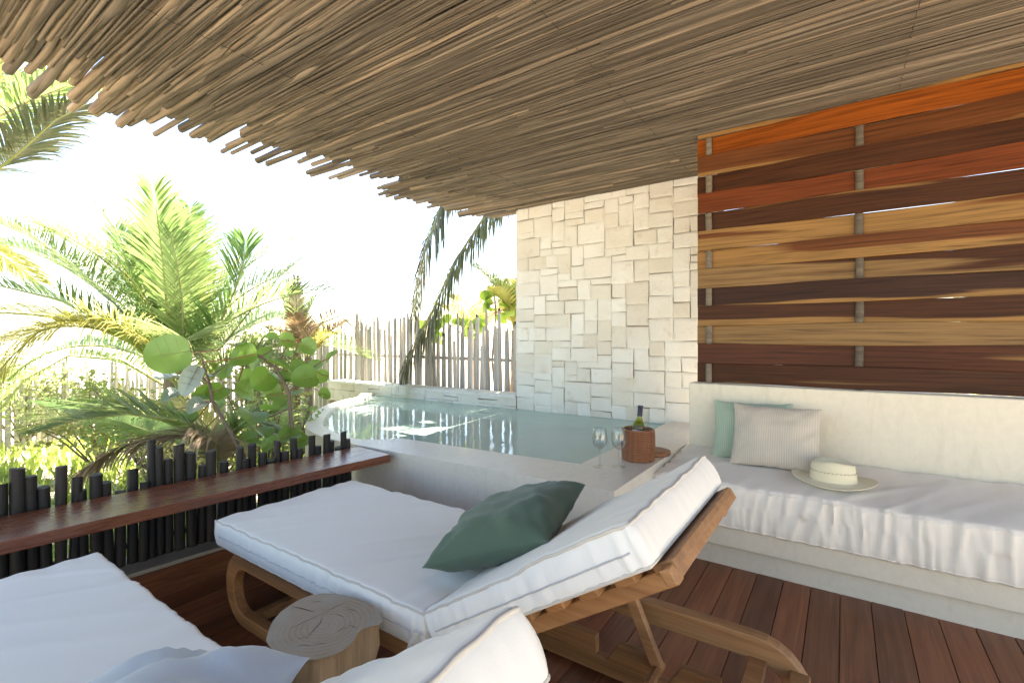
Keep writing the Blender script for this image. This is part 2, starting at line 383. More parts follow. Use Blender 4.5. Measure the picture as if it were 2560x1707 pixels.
def ashlar(parent, X, y0, y1, z0, z1, cy, cz, opts, seed):
    rng = random.Random(seed); ny = round((y1-y0)/cy); nzz = round((z1-z0)/cz); cy = (y1-y0)/ny; cz = (z1-z0)/nzz
    ys = [y0+cy*i for i in range(ny+1)]; zs = [z0+cz*i for i in range(nzz+1)]
    occ = [[False]*nzz for _ in range(ny)]
    for b in range(nzz):
        for a in range(ny):
            if occ[a][b]: continue
            fr = 0
            while a+fr < ny and not occ[a+fr][b] and fr < 8: fr += 1
            for _ in range(12):
                w_, h_ = rng.choice(opts)
                if w_ > fr or b+h_ > nzz: continue
                if fr - w_ == 1: continue
                if all(not occ[a+p][b+q] for p in range(w_) for q in range(h_)): break
            else:
                w_, h_ = min(fr, 2), 1
                if fr == 3: w_ = 3
            for p in range(w_):
                for q in range(h_): occ[a+p][b+q] = True
            gp = rng.uniform(.002, .0055)
            W_ = ys[a+w_]-ys[a]-gp; H_ = zs[b+h_]-zs[b]-gp
            o = place('stone', stone_mesh(W_, H_, rng, M['stone']), parent, (0, 0, 0))
            o.location = Vector((X + rng.uniform(-.0018, .0018), ys[a], zs[b])) - parent.location
OPT = [(3, 2), (3, 2), (3, 2), (4, 2), (2, 2), (2, 2), (2, 2), (3, 3), (4, 3), (2, 3), (3, 1), (2, 1)]
wall = thing('stone_wall', 'tall wall of irregular cream limestone blocks behind the pool', 'wall', (4.3, 1.8, -.3))
mk('wall_core', *box(4.198, 4.46, .85, 2.815, -.3, 2.66), M['mortar'], wall)
ashlar(wall, 4.186, .85, 2.82, .33, 2.70, .071, .066, OPT, 21)
# left end face of the tall wall (towards the garden)
rng = random.Random(5); zz = .60
while zz < 2.6:
    h = rng.uniform(.10, .2); x = 4.19
    for w_ in ((.13, .14) if rng.random() < .5 else (.27,)):
        o = place('stone', stone_mesh(w_-.004, h-.005, rng, M['stone']), wall, (0, 0, 0)); o.rotation_euler = (0, 0, -math.pi/2)
        o.location = Vector((x, 2.826, zz)) - wall.location; x += w_
    zz += h
low = thing('low_stone_wall', 'low cream stone wall along the far edge of the pool', 'wall', (4.3, 4.4, -.3))
mk('wall_core', *box(4.20, 4.42, 2.83, 6.1, -.3, .585), M['mortar'], low)
ashlar(low, 4.186, 2.83, 6.1, .33, .595, .075, .053, [(4, 2), (3, 3), (4, 3), (5, 3), (3, 2), (4, 1), (3, 1), (4, 2)], 9)
cvs = []; cn = 30
for i in range(cn+1):
    y = 2.832 + 3.28*i/cn; zt = .612 + .006*nz(y*2.1, 3)
    for x, dz in ((4.155, -.03), (4.16, -.004), (4.20, 0), (4.40, .002), (4.43, -.012), (4.435, -.03)): cvs.append((x + .004*nz(y*5, x*9), y, zt+dz))
cf = [(i*6+k, i*6+k+1, (i+1)*6+k+1, (i+1)*6+k) for i in range(cn) for k in range(5)] + [(0, 1, 2, 3, 4, 5), tuple(cn*6+k for k in (5, 4, 3, 2, 1, 0))]
mk('coping', cvs, cf, M['stone'], low, smooth=True)
# ------------------------------------------------------------------ built-in bench with plaster back
bench = thing('plaster_bench', 'built-in cream plaster bench with a solid plaster back under the slatted screen', 'bench', (3, -.4, 0))
mk('toe_base', *box(2.74, 3.3, -1.75, .855, -.02, .124), M['bench'], bench, bev=.004)
mk('bench_seat', *box(2.68, 3.31, -1.75, .86, .122, .232), M['bench'], bench, bev=.008, seg=3)
mk('bench_back', *box(3.29, 3.44, -1.75, .845, .0, .912), M['cream'], bench, bev=.012, seg=3)
# ------------------------------------------------------------------ slatted screen, woven round posts
screen = thing('slatted_screen', 'woven screen of wide two-tone hardwood boards above the plaster bench back', 'screen', (3.37, -.5, .9))
def slatmat(i, heart, sap, sapw, split, tilt, off, warm=1.):
    m, nt, bs = newmat('screen_board_%d' % i)
    tc = N(nt, 'ShaderNodeTexCoord'); sp = N(nt, 'ShaderNodeSeparateXYZ'); nt.links.new(tc.outputs['Object'], sp.inputs[0])
    mp = N(nt, 'ShaderNodeMapping'); mp.inputs['Scale'].default_value = (2, .55, 11); mp.inputs['Location'].default_value = (off, off*2, off*3); nt.links.new(tc.outputs['Object'], mp.inputs[0])
    f = noisen(nt, mp.outputs[0], 1.2, 2, .45, .3)
    mp2 = N(nt, 'ShaderNodeMapping'); mp2.inputs['Scale'].default_value = (30, 1.5, 105); mp2.inputs['Location'].default_value = (off*3, off, off); nt.links.new(tc.outputs['Object'], mp2.inputs[0])
    f2 = noisen(nt, mp2.outputs[0], 1., 6, .6, .25)
    # figure = noise + split*height + tilt*length
    a = N(nt, 'ShaderNodeMath', operation='MULTIPLY_ADD'); nt.links.new(sp.outputs['Z'], a.inputs[0]); a.inputs[1].default_value = split; nt.links.new(f, a.inputs[2])
    b = N(nt, 'ShaderNodeMath', operation='MULTIPLY_ADD'); nt.links.new(sp.outputs['Y'], b.inputs[0]); b.inputs[1].default_value = tilt; nt.links.new(a.outputs[0], b.inputs[2])
    k = ramp(nt, b.outputs[0], [(max(0, sapw-.05), (0, 0, 0)), (sapw+.02, (1, 1, 1))])
    hc = ramp(nt, f2, [(.28, tuple(x*.35 for x in heart)), (.5, heart), (.75, tuple(x*1.5 for x in heart))])
    sc = ramp(nt, f2, [(.3, tuple(x*.42 for x in sap)), (.5, sap), (.72, tuple(min(1, x*1.3) for x in sap))])
    nt.links.new(mixc(nt, k, sc, hc), bs.inputs['Base Color']); bs.inputs['Roughness'].default_value = .46; bs.inputs['Specular IOR Level'].default_value = .14
    bump(nt, bs, f2, .15, .003); return m
H_or = (.21, .052, .006); H_br = (.105, .034, .010); H_dk = (.052, .017, .006); H_rd = (.125, .030, .008); H_pu = (.036, .013, .007); H_mr = (.068, .021, .009)
S_t = (.245, .130, .044); S_k = (.20, .114, .046)
specs = [  # bottom to top: heart, sap, threshold, split(z), tilt(y)
    (H_dk, S_k, .30, 3.5, .10), (H_mr, S_t, .32, .3, .16), (H_dk, S_k, .80, .3, .0), (H_dk, S_t, .44, 4.0, -.04), (H_pu, S_t, .30, 3.0, .02),
    (H_dk, S_k, .62, .5, -.14), (H_br, S_t, .60, 1., .0), (H_br, S_t, .58, .8, -.02), (H_dk, S_t, .26, -2.5, .02), (H_rd, S_t, .26, 2.5, .05),
    (H_dk, S_k, .10, .1, .0), (H_br, S_t, .30, 3.8, .02), (H_or, S_t, .08, .1, .0), (H_or, S_t, .95, .1, .0)]
POSTY = [.735, -.076, -.887, -1.70]; Z0 = .918; PITCH = .1245
for i, sp_ in enumerate(specs):
    mat_ = slatmat(i, sp_[0], sp_[1], sp_[2], sp_[3], sp_[4], i*1.7 + .3)
    rng = random.Random(i+70); hh = .1235
    zc = Z0 + PITCH*i + PITCH/2; sgn = 1 if i % 2 else -1; n_ = 44; vs = []; ph = rng.uniform(0, 9)
    for a in range(n_+1):
        y = .80 + rng.uniform(-.0, .0) + (-1.74-.80)*a/n_ + (.012 if a == 0 and sgn < 0 else 0)
        cph = math.cos((y-.735)/.811*math.pi)
        x = 3.368 - sgn*.0215*cph; hh = .1236 + .0075*abs(cph)
        zz = zc + .003*nz(y*.8, ph); ht = hh/2 + .0018*nz(y*1.1, ph+5); hb = hh/2 + .0018*nz(y*1.1, ph+11)
        tw = .004*nz(y, ph+2)
        for dx, dz in ((-.008, -hb), (.008, -hb), (.008, ht), (-.008, ht)): vs.append((x+dx + tw*(1 if dz > 0 else -1), y, zz - zc + dz))
    fs = [(a*4+k, a*4+(k+1) % 4, (a+1)*4+(k+1) % 4, (a+1)*4+k) for a in range(n_) for k in range(4)] + [(3, 2, 1, 0), tuple(n_*4+k for k in range(4))]
    o = place('board', mesh('board', vs, fs, mat_), screen, (0, 0, 0)); o.location = Vector((0, 0, zc)) - screen.location
    bm_ = o.modifiers.new('bevel', 'BEVEL'); bm_.width = .003; bm_.segments = 2; bm_.limit_method = 'ANGLE'
for k, y in enumerate(POSTY):
    pts = [(3.368 + .003*nz(j*.7, k), y + .006*nz(j*.6, k+4), .905 + (2.66-.905)*j/14) for j in range(15)]
    vs, fs = tube(pts, [.0205 + .002*nz(j*.8, k+8) for j in range(15)], 10); vs = [(3.368 + (v[0]-3.368)*.62, v[1], v[2]) for v in vs]
    mk('screen_post', vs, fs, M['stick'], screen, smooth=True)
# ------------------------------------------------------------------ stick roof
roof = thing('stick_roof', 'flat pergola roof of long crooked brown sticks with ragged ends over the terrace', 'roof', (1.5, 1, 2.57))
def rstick(L, r0, r1, seed, nseg=16, wob=.016):
    pts = []; rr = []
    for i in range(nseg+1):
        t = i/nseg; y = -L*t
        amp = wob*(1.0 if t < .35 else .6)
        pts.append((amp*nz(y*1.9, seed*3.1) + .35*amp*nz(y*6, seed), y, .5*amp*nz(y*2.2, seed*5.7+3)))
        rr.append((r0 + (r1-r0)*t)*(1 + .10*nz(y*5, seed*2.3)))
    return mesh('stick', *tube(pts, rr, 7), M['stick'], smooth=True)
def eave(x): return 3.75 - .10*(x-.6)
thick = [rstick(5.45, .0225*q, .0115, k, wob=.030) for k, q in enumerate([1, .9, 1.1, .8, 1, .95, 1.05, .85, 1.12, .92, 1, .88])]
thin = [rstick(4.9, .011*q, .0155*q, k+40, wob=.015) for k, q in enumerate([1, .9, 1.1, 1.2, .85, 1, 1.05, .95])]
rng = random.Random(12); x = .22; cnt = 0
while x < 4.36:
    ye = eave(x) + (rng.uniform(-.14, .16) if rng.random() < (.6 if x < 2 else .5) else rng.uniform(-.5, -.18))
    o = place('stick', thick[rng.randrange(12)], roof, (0, 0, 0)); o.location = Vector((x, ye, 2.578 + rng.uniform(-.004, .012))) - roof.location
    s_ = rng.uniform(.72, 1.12)*(1.05 if x < 1.3 else .95); o.rotation_euler = (0, rng.uniform(0, 6.28), rng.uniform(-.012, .012)); o.scale = (s_, 1, s_); cnt += 1
    ye = eave(x) - .62 + rng.uniform(-.3, .2)
    o = place('stick', thin[rng.randrange(8)], roof, (0, 0, 0)); o.location = Vector((x + .014, ye, 2.572 + rng.uniform(-.005, .007))) - roof.location
    o.rotation_euler = (0, rng.uniform(0, 6.28), rng.uniform(-.006, .006)); cnt += 1
    x += rng.uniform(.0245, .0315)
fine = []; fr_ = random.Random(3); x = .1          # slender twigs laid in the seams, too many to count
while x < 4.36:
    y = eave(x) - .55 - fr_.uniform(0, .5)
    while y > -1.4:
        L_ = fr_.uniform(.9, 2.6); r_ = fr_.uniform(.0045, .009); z_ = 2.5625 + fr_.uniform(-.003, .004); tw_ = fr_.uniform(-.012, .012); k_ = fr_.uniform(0, 50)
        fine.append(tube([(x + tw_*(q-3)/3 + .005*nz(q*.9, k_), y - L_*q/6, z_ + .002*nz(q*.8, k_+9)) for q in range(7)], [r_*(1-.35*q/6) for q in range(7)], 5)); y -= L_ + fr_.uniform(-.3, .35)
    x += fr_.uniform(.014, .03)
o = mk('twig_layer', *join(fine), M['stick'], roof, smooth=True); tag(o, kind='stuff')
parts = []
x = -.7
while x < .2:
    parts.append(tube([(x + .01*nz(j, x*7), eave(x) + .15*nz(x*31) - 5.4*j/6, 2.578) for j in range(7)], .021, 5)); x += .036
x = .2
while x < 4.36:                        # upper layer seen only through the gaps near the eave
    parts.append(tube([(x + .012*nz(j, x*7), eave(x) - .85 + .25*nz(x*31) - 4.5*j/6, 2.598 + .004*nz(x*17)) for j in range(7)], .019, 5)); x += .033
x = 4.36
while x < 4.95:  # unseen roof extension behind the screen, added to block sun on the bench
    parts.append(tube([(x, 1.4, 2.578), (x, -1.5, 2.578)], .021, 5)); x += .036
o = mk('stick_layer', *join(parts), M['stick'], roof, smooth=True); tag(o, kind='stuff')
mk('membrane', *box(-.72, 4.4, -1.45, 2.98, 2.632, 2.645), M['membrane'], roof)
mk('membrane', *box(4.36, 4.98, -1.45, 1.4, 2.618, 2.630), M['membrane'], roof)  # unseen sheet added over the extension to stop sun leaking through the screen
for y, z in ((2.6, 2.690), (.9, 2.690), (-1.1, 2.690)):
    mk('roof_beam', *tube([(-.72, y, z), (1, y+.02, z), (4.42, y, z)], .04, 10), M['stick'], roof, smooth=True)
# wire ties on the underside
parts = []
for y in (2.35, 1.02, -.25):
    x = .1
    while x < 4.2:
        parts.append(tube([(x, y + .02*nz(x*5), 2.5515), (x+.03, y + .02*nz(x*5+1), 2.5495), (x+.06, y + .02*nz(x*5), 2.5515)], .0016, 4)); x += rng.uniform(.06, .16)
o = mk('wire_ties', *join(parts), M['railpost'], roof); tag(o, kind='stuff')
# ------------------------------------------------------------------ soft things
def boxgrid(nx, ny, nz_):
    idx = {}; ps = []
    def v(i, j, k):
        if (i, j, k) not in idx: idx[(i, j, k)] = len(ps); ps.append((2*i/nx-1, 2*j/ny-1, 2*k/nz_-1))
        return idx[(i, j, k)]
    fs = []
    for i in range(nx):
        for j in range(ny):
            fs.append((v(i, j, nz_), v(i+1, j, nz_), v(i+1, j+1, nz_), v(i, j+1, nz_))); fs.append((v(i, j, 0), v(i, j+1, 0), v(i+1, j+1, 0), v(i+1, j, 0)))
    for i in range(nx):
        for k in range(nz_):
            fs.append((v(i, 0, k), v(i+1, 0, k), v(i+1, 0, k+1), v(i, 0, k+1))); fs.append((v(i, ny, k), v(i, ny, k+1), v(i+1, ny, k+1), v(i+1, ny, k)))
    for j in range(ny):
        for k in range(nz_):
            fs.append((v(0, j, k), v(0, j, k+1), v(0, j+1, k+1), v(0, j+1, k))); fs.append((v(nx, j, k), v(nx, j+1, k), v(nx, j+1, k+1), v(nx, j, k+1)))
    return ps, fs, idx
def soft(lx, ly, lz, n, r, bulge, puck, seed, pf=30., wr=.004, top0=0., sag=None, ridge=False):
    nx, ny, nz_ = n; ps, fs, idx = boxgrid(nx, ny, nz_); out = []
    hx, hy, hz = lx/2, ly/2, lz/2
    for (u, v, w_) in ps:
        uu = math.copysign(1-(1-abs(u))**1.25, u); vv = math.copysign(1-(1-abs(v))**1.25, v)
        p = Vector((uu*hx, vv*hy, w_*hz)); q = Vector((max(-hx+r, min(hx-r, p.x)), max(-hy+r, min(hy-r, p.y)), max(-hz+r, min(hz-r, p.z))))
        d = p - q
        if d.length > 1e-6: p = q + d.normalized()*r
        ex = 1-abs(p.x)/hx; ey = 1-abs(p.y)/hy; edge = max(math.exp(-ex*hx/.09), math.exp(-ey*hy/.09))
        if w_ > .99 or w_ < -.99:
            b = bulge*(1-abs(uu)**3)*(1-abs(vv)**3)*(1 if w_ > 0 else .2)
            exx = math.exp(-ex*hx/.13); eyy = math.exp(-ey*hy/.13)
            wk = wr*(exx*nz(p.y*17+1.6*p.x, p.x*3.2, seed) + eyy*nz(p.x*17, p.y*3, seed+4)) + wr*.9*nz(p.x*2.2+seed, p.y*5.5+p.x*2.2, seed) + wr*1.5*max(0, .22-abs(nz(p.x*1.1+seed, p.y*5+p.x*3.5, seed+2)))*2
            p.z += (b + wk) if w_ > 0 else -b
        if abs(u) > .99 or abs(v) > .99:
            s = p.x + p.y*1.0 + seed
            pk = puck*(nz(s*pf, p.z*5, seed) + .6*nz(s*pf*2.1, p.z*7, seed+3))*(1-.25*w_*w_) + puck*1.2*(1-w_*w_)
            if ridge: 
                q_ = s*pf + .8*nz(s*3, p.z*3, seed); rg_ = max(0, 1-2.2*abs(nz(q_, p.z*2.5, seed)))**1.5; rg_ += .6*max(0, 1-2.4*abs(nz(q_*2.3, p.z*4, seed+7)))**2
                fall = max(0, 1-max(0, -w_)*.25); pk = puck*1.15*rg_*fall*(.8 + .6*nz(s*1.7, 1, seed)) + puck*.5*(1-w_*w_)
            if abs(u) > .99: p.x += math.copysign(pk, u)
            if abs(v) > .99: p.y += math.copysign(pk if ridge else pk*.25 + puck*(1-w_*w_), v)
        if sag: p.z += sag(p)
        out.append(p)
    def ring(k):
        L = [(i, 0) for i in range(nx)] + [(nx, j) for j in range(ny)] + [(i, ny) for i in range(nx, 0, -1)] + [(0, j) for j in range(ny, 0, -1)]
        return [out[idx[(i, j, k)]] for i, j in L]
    return out, fs, ring
def offs(ring, c, d, dz):
    o_ = []
    for p in ring:
        q = Vector((p.x-c[0], p.y-c[1], 0)); m_ = max(abs(q.x)/c[2], abs(q.y)/c[3], 1e-6)
        e = Vector((q.x if abs(q.x)/c[2] > .93*m_ else 0, q.y if abs(q.y)/c[3] > .93*m_ else 0, 0))
        if e.length > 1e-6: e.normalize()
        o_.append(p + e*d + Vector((0, 0, dz)))
    return o_
def pad(parent, name, lx, ly, lz, T, seed, n):
    vs, fs, ring = soft(lx, ly, lz, n, .010, .008, .0062, seed, 42., .0062)
    pad_ = mk(name, [T @ v for v in vs], fs, M['canvas'], parent, smooth=True)
    c = (0, 0, lx/2, ly/2)
    for k, dz in ((n[2], -.004), (0, .004)):
        r_ = offs(ring(k), c, .002, dz)
        mk('piping', *tube([T @ p for p in r_], .0042, 5, closed=True), M['piping'], pad_, smooth=True)
    r_ = offs(ring(n[2]//2), c, .0015, -.006); q = len(r_)
    sd_ = [[p for p in r_ if p.x*g_ > lx*.47 and abs(p.y) < ly*.47] for g_ in (1, -1)]
    for pp in sd_: pp.sort(key=lambda p: p.y); mk('zipper', *tube([T @ p for p in pp], .0022, 4), M['zip'], pad_)
    return pad_
TH = R(32.6); HY, HZ_ = .985, .425
def lounger_cushion():
    t = thing('lounger_cushion', 'thick white canvas lounger cushion under the dark green pillow', 'cushion', (1.33, 1.2, .31), 'lounger cushions')
    pad(t, 'seat_pad', .70, 1.255, .112, Matrix.Translation((1.33, 1.61, .366)), 1.3, (60, 120, 8))
    Rm = Matrix(((1, 0, 0, 0), (0, -math.cos(TH), math.sin(TH), 0), (0, math.sin(TH), math.cos(TH), 0), (0, 0, 0, 1)))
    # local x mirrored so the frame stays right-handed
    Rm = Rm @ Matrix.Scale(-1, 4, (1, 0, 0))
    pad(t, 'back_pad', .70, .72, .104, Matrix.Translation((1.33, HY, HZ_)) @ Rm @ Matrix.Translation((0, .36, -.052)), 7.7, (60, 76, 8))
    for k, (dx, dy) in enumerate(((-.01, .02), (-.008, -.035))):
        x0 = .975+dx; pts = [(x0, HY+dy*.3, .37), (x0-.012, HY+dy, .345), (x0-.016, HY+dy*1.5, .31), (x0-.010, HY+dy*1.9, .262), (x0-.012, HY+dy*2.1, .235)]
        v_ = []
        for p in pts: v_ += [(p[0], p[1]-.007, p[2]), (p[0]-.003, p[1]-.007, p[2]), (p[0]-.003, p[1]+.007, p[2]), (p[0], p[1]+.007, p[2])]
        f_ = [(a*4+q, a*4+(q+1) % 4, (a+1)*4+(q+1) % 4, (a+1)*4+q) for a in range(4) for q in range(4)] + [(3, 2, 1, 0), (16, 17, 18, 19)]
        mk('tie', v_, f_, M['piping'], t)
    mk('care_tag', *box(.985, .989, 2.238, 2.262, .375, .41), M['paper'], t)
    return t
def lounger():
    t = thing('sun_lounger', 'teak sun lounger with curved runner ends beside the pool wall', 'sun lounger', (1.33, 1.1, 0), 'sun loungers')
    def rr(y0, y1, z0, z1, r, n_=7):
        o_ = []
        for cy, cz, a0 in ((y1-r, z0+r, -90), (y1-r, z1-r, 0), (y0+r, z1-r, 90), (y0+r, z0+r, 180)):
            for k in range(n_+1):
                a = R(a0 + 90*k/n_); o_.append((cy + r*math.cos(a), cz + r*math.sin(a)))
        return o_
    for x0 in (1.005, 1.60):
        A = rr(.07, 2.205, 0, .308, .15); B = rr(.132, 2.140, .05, .236, .088); n_ = len(A)
        vs = [(x0, *p) for p in A] + [(x0, *p) for p in B] + [(x0+.044, *p) for p in A] + [(x0+.044, *p) for p in B]; fs = []
        for k in range(n_):
            l = (k+1) % n_
            fs += [(k, n_+k, n_+l, l), (2*n_+k, 2*n_+l, 3*n_+l, 3*n_+k), (k, l, 2*n_+l, 2*n_+k), (n_+k, 3*n_+k, 3*n_+l, n_+l)]
        mk('side_frame', vs, fs, M['teak'], t, bev=.005)
    for y in (.21, .101): mk('cross_slat', *box(1.048, 1.601, y-.025, y+.025, .215 if y > .1 else .12, .245 if y > .1 else .16), M['teak'], t, bev=.003)
    for k in range(11): mk('seat_slat', *box(1.048, 1.601, 1.03+k*.106, 1.03+k*.106+.06, .285, .3085), M['teak'], t, bev=.003)
    mk('stretcher', *box(1.048, 1.601, 2.02, 2.06, .005, .045), M['teak'], t, bev=.003)
    mk('stretcher', *box(1.048, 1.601, .96, 1.0, .23, .28), M['teak'], t, bev=.003)
    mk('stretcher', *box(1.048, 1.601, .40, .44, .01, .05), M['teak'], t, bev=.003)
    ey = Vector((0, -math.cos(TH), math.sin(TH))); ez = Vector((0, math.sin(TH), math.cos(TH))); O = Vector((0, HY, HZ_)) - ez*.112
    def bb(x0, x1, s0, s1, n0, n1):
        vs, fs = box(x0, x1, s0, s1, n0, n1); return [Vector((v[0], 0, 0)) + O + ey*v[1] + ez*v[2] for v in vs], [tuple(reversed(f)) for f in fs]
    for x0 in (1.062, 1.555): mk('back_rail', *bb(x0, x0+.038, .02, .715, -.058, -.0185), M['teak'], t, bev=.003)
    for k in range(7): mk('back_slat', *bb(1.03, 1.63, .05+k*.107, .05+k*.107+.055, -.018, .004), M['teak'], t, bev=.003)
    mk('back_end_rail', *bb(1.0, 1.66, .717, .742, -.04, -.004), M['teak'], t, bev=.003)
    for x0 in (1.49,):
        a = Vector((x0, .628, .500)); b = Vector((x0, .478, .165)); d = (b-a).normalized(); pz = Vector((0, d.z, -d.y))
        vs = []
        for p in (a, b):
            for dx, dn in ((0, -.018), (.026, -.018), (.026, .018), (0, .018)): vs.append(p + Vector((dx, 0, 0)) + pz*dn)
        mk('prop', vs, [(0, 1, 5, 4), (1, 2, 6, 5), (2, 3, 7, 6), (3, 0, 4, 7), (3, 2, 1, 0), (4, 5, 6, 7)], M['teak'], t, bev=.003)
        # notched rack the prop stands in
        xr = x0+.03 if x0 > 1.3 else x0-.03
        for y0, y1 in ((.30, .455), (.50, .66), (.70, .97)):
            vs, fs = box(xr, xr+.03, y0, y1, .115, .18); vs = [(v[0], v[1]-(.04 if v[2] > .15 and v[1] > (y0+y1)/2 else 0), v[2]) for v in vs]
            mk('rack_block', vs, fs, M['teak'], t, bev=.003)
        mk('rack_rail', *box(xr, xr+.03, .25, 1.0, .06, .114), M['teak'], t, bev=.003)
    mk('prop_bar', *tube([(1.30, .478, .165), (1.53, .478, .165)], .015, 8), M['teak'], t)
    return t
L1 = lounger(); K1 = lounger_cushion()
L2 = copy_tree(L1); L2.location.x -= 1.10; L2.location.y += .01
L2['label'] = 'teak sun lounger under the cushion that carries the pale grey pillow'
K2 = copy_tree(K1); K2.location.x -= 1.10; K2.location.y += .01
K2['label'] = 'thick white canvas lounger cushion under the pale grey linen pillow'
def pillow(name, label, ctr, ex, ey, a, b, t_, mat, seed, pinch=.09, wr=.01, n_=34, group=None, strp=None):
    ex = Vector(ex).normalized(); ey = Vector(ey); ey = (ey - ex*ey.dot(ex)).normalized(); ez = ex.cross(ey)
    vs = []; fs = []; top = {}
    for s in (1, -1):
        for i in range(n_+1):
            for j in range(n_+1):
                u = math.sin(math.pi/2*(2*i/n_-1)); v = math.sin(math.pi/2*(2*j/n_-1))
                if s < 0 and (i in (0, n_) or j in (0, n_)): continue
                x = a*u*(1-pinch*(1-v*v)*abs(u)); y = b*v*(1-pinch*(1-u*u)*abs(v))
                h = t_*(max(0, (1-u**4)*(1-v**4)))**.62*(1-.25*(u*u+v*v)/2)
                e = max(abs(u), abs(v))
                d = wr*(nz(u*2.2+seed, v*2.2, s*3)+ .5*nz(u*5+seed, v*5, s))*max(0, 1-e**6) + wr*.6*nz((u-v)*4+seed, (u+v)*1.2, s+seed)*max(0, 1-e**8)*e - wr*.9*max(0, .2-abs(nz(math.atan2(v, u)*3.2+seed, e*1.3, s)))*4*e*e*max(0, 1-e**10)
                z = s*h + d
                if s > 0: top[(i, j)] = len(vs)
                top[(s, i, j)] = len(vs); vs.append(Vector((x + .004*nz(v*6, seed), y + .004*nz(u*6, seed+4), z)))
    for s in (1, -1):
        g_ = lambda i, j: top.get((s, i, j), top.get((1, i, j)))
        for i in range(n_):
            for j in range(n_):
                q = (g_(i, j), g_(i+1, j), g_(i+1, j+1), g_(i, j+1)); fs.append(q if s > 0 else q[::-1])
    o = place(name, mesh(name, vs, fs, mat, True)); o.matrix_world = Matrix(((ex.x, ey.x, ez.x, ctr[0]), (ex.y, ey.y, ez.y, ctr[1]), (ex.z, ey.z, ez.z, ctr[2]), (0, 0, 0, 1)))
    return tag(o, label, 'pillow', group)
LL = Vector((1.08, 1.10, .465)); LR = Vector((1.50, 1.20, .49)); UR = Vector((1.61, .80, .64)); UL = Vector((1.19, .70, .615))
cc = (LL+LR+UR+UL)/4 + Vector((.02, .0, .012))
pillow('throw_pillow', 'dark green cotton pillow lying in the fold of the lounger by the pool', cc, LR-LL+UR-UL, UL-LL+UR-LR, .24, .225, .085, M['green'], 2.4, .07, .016)
pillow('throw_pillow', 'pale grey linen pillow lying on the lounger cushion beside the tree stump', cc + Vector((-1.15, -.045, .0)), LR-LL+UR-UL, UL-LL+UR-LR, .23, .22, .10, M['grey'], 8.1, .07, .018)
# ------------------------------------------------------------------ bench cushion, pillows, hat
def sofa_sag(p): return .020*(1 if p.z > 0 else 0)*(p.x/.3)
ps_n = (36, 300, 10)
vs, fs, ring = soft(.635, 2.56, .25, ps_n, .014, .010, .017, 3.3, 17., .008, 0, sofa_sag, True)
T = Matrix.Translation((2.965, -.425, .355))
sc = thing('bench_cushion', 'long cream canvas seat cushion with a puckered front on the plaster bench', 'cushion', (2.965, -.425, .232))
body = mk('cushion_body', [T @ v for v in vs], fs, M['sofa_canvas'], sc, smooth=True)
for k, dz in ((ps_n[2], -.012), (0, .010)):
    mk('piping', *tube([T @ p for p in offs(ring(k), (0, 0, .3175, 1.28), .002, dz)], .0042, 5, closed=True), M['sofa_canvas'], body, smooth=True)
pillow('square_pillow', 'sage green ribbed pillow leaning on the plaster back behind the beige pillow', (3.155, .45, .655), (0, -1, .02), (.33, 0, .95), .215, .175, .06, M['sage'], 5.5, .06, .012)
pillow('square_pillow', 'beige striped pillow leaning in front of the sage green one on the bench', (3.035, .315, .655), (-.03, -1, .0), (.36, 0, .93), .222, .178, .065, M['beige'], 1.2, .06, .012)
hat = thing('straw_hat', 'cream straw hat with a dented crown lying on the bench cushion', 'hat', (2.868, .042, .492))
n_ = 40; vs = []; fs = []; HC = Vector((2.868, .042, .492))
rings = [(.086, .012, 0), (.10, .006, 0), (.13, .003, .3), (.152, .005, .5), (.170, .008, .6), (.171, .012, .6), (.152, .0095, .5), (.13, .0075, .3), (.10, .0105, 0), (.089, .016, 0)]
for (r, z, k) in rings:
    for a in range(n_):
        an = 2*math.pi*a/n_; x = r*math.cos(an)*.96; y = r*math.sin(an)*1.05
        vs.append(HC + Vector((x, y, z + .018*k*math.cos(2*an)*(-1) + .008*k)))
for i in range(len(rings)-1):
    for a in range(n_): b = (a+1) % n_; fs.append((i*n_+a, i*n_+b, (i+1)*n_+b, (i+1)*n_+a))
mk('brim', vs, fs, M['straw'], hat, smooth=True)
vs = []; fs = []; cr = [(.090, .008), (.088, .03), (.085, .06), (.081, .09), (.077, .105), (.070, .112), (.058, .110), (.04, .098), (.02, .088), (.001, .085)]
for i, (r, z) in enumerate(cr):
    for a in range(n_):
        an = 2*math.pi*a/n_; x = r*math.cos(an)*.98; y = r*math.sin(an)*1.12
        pinch = 1 - .10*max(0, (z-.06)/.05)*math.exp(-((an-math.pi*.5)/.5)**2) if z > .06 else 1
        dz = (-.012*math.exp(-(x/.022)**2) if i > 4 else 0) + (.010*abs(math.sin(an)) if i > 3 else 0)*-1
        vs.append(HC + Vector((x*pinch, y, z + dz)))
for i in range(len(cr)-1):
    for a in range(n_): b = (a+1) % n_; fs.append((i*n_+a, i*n_+b, (i+1)*n_+b, (i+1)*n_+a))
mk('crown', vs, fs, M['straw'], hat, smooth=True)
parts = []
for a in range(36):
    an = 2*math.pi*a/36; r = .0865; p = HC + Vector((r*math.cos(an)*.98, r*math.sin(an)*1.12, .058)); tq = Vector((-math.sin(an), math.cos(an), .5*(1 if a % 2 else -1))).normalized()*.005
    parts.append(tube([p-tq, p+tq], .0013, 4))
mk('openwork_band', *join(parts), M['mortar'], hat)
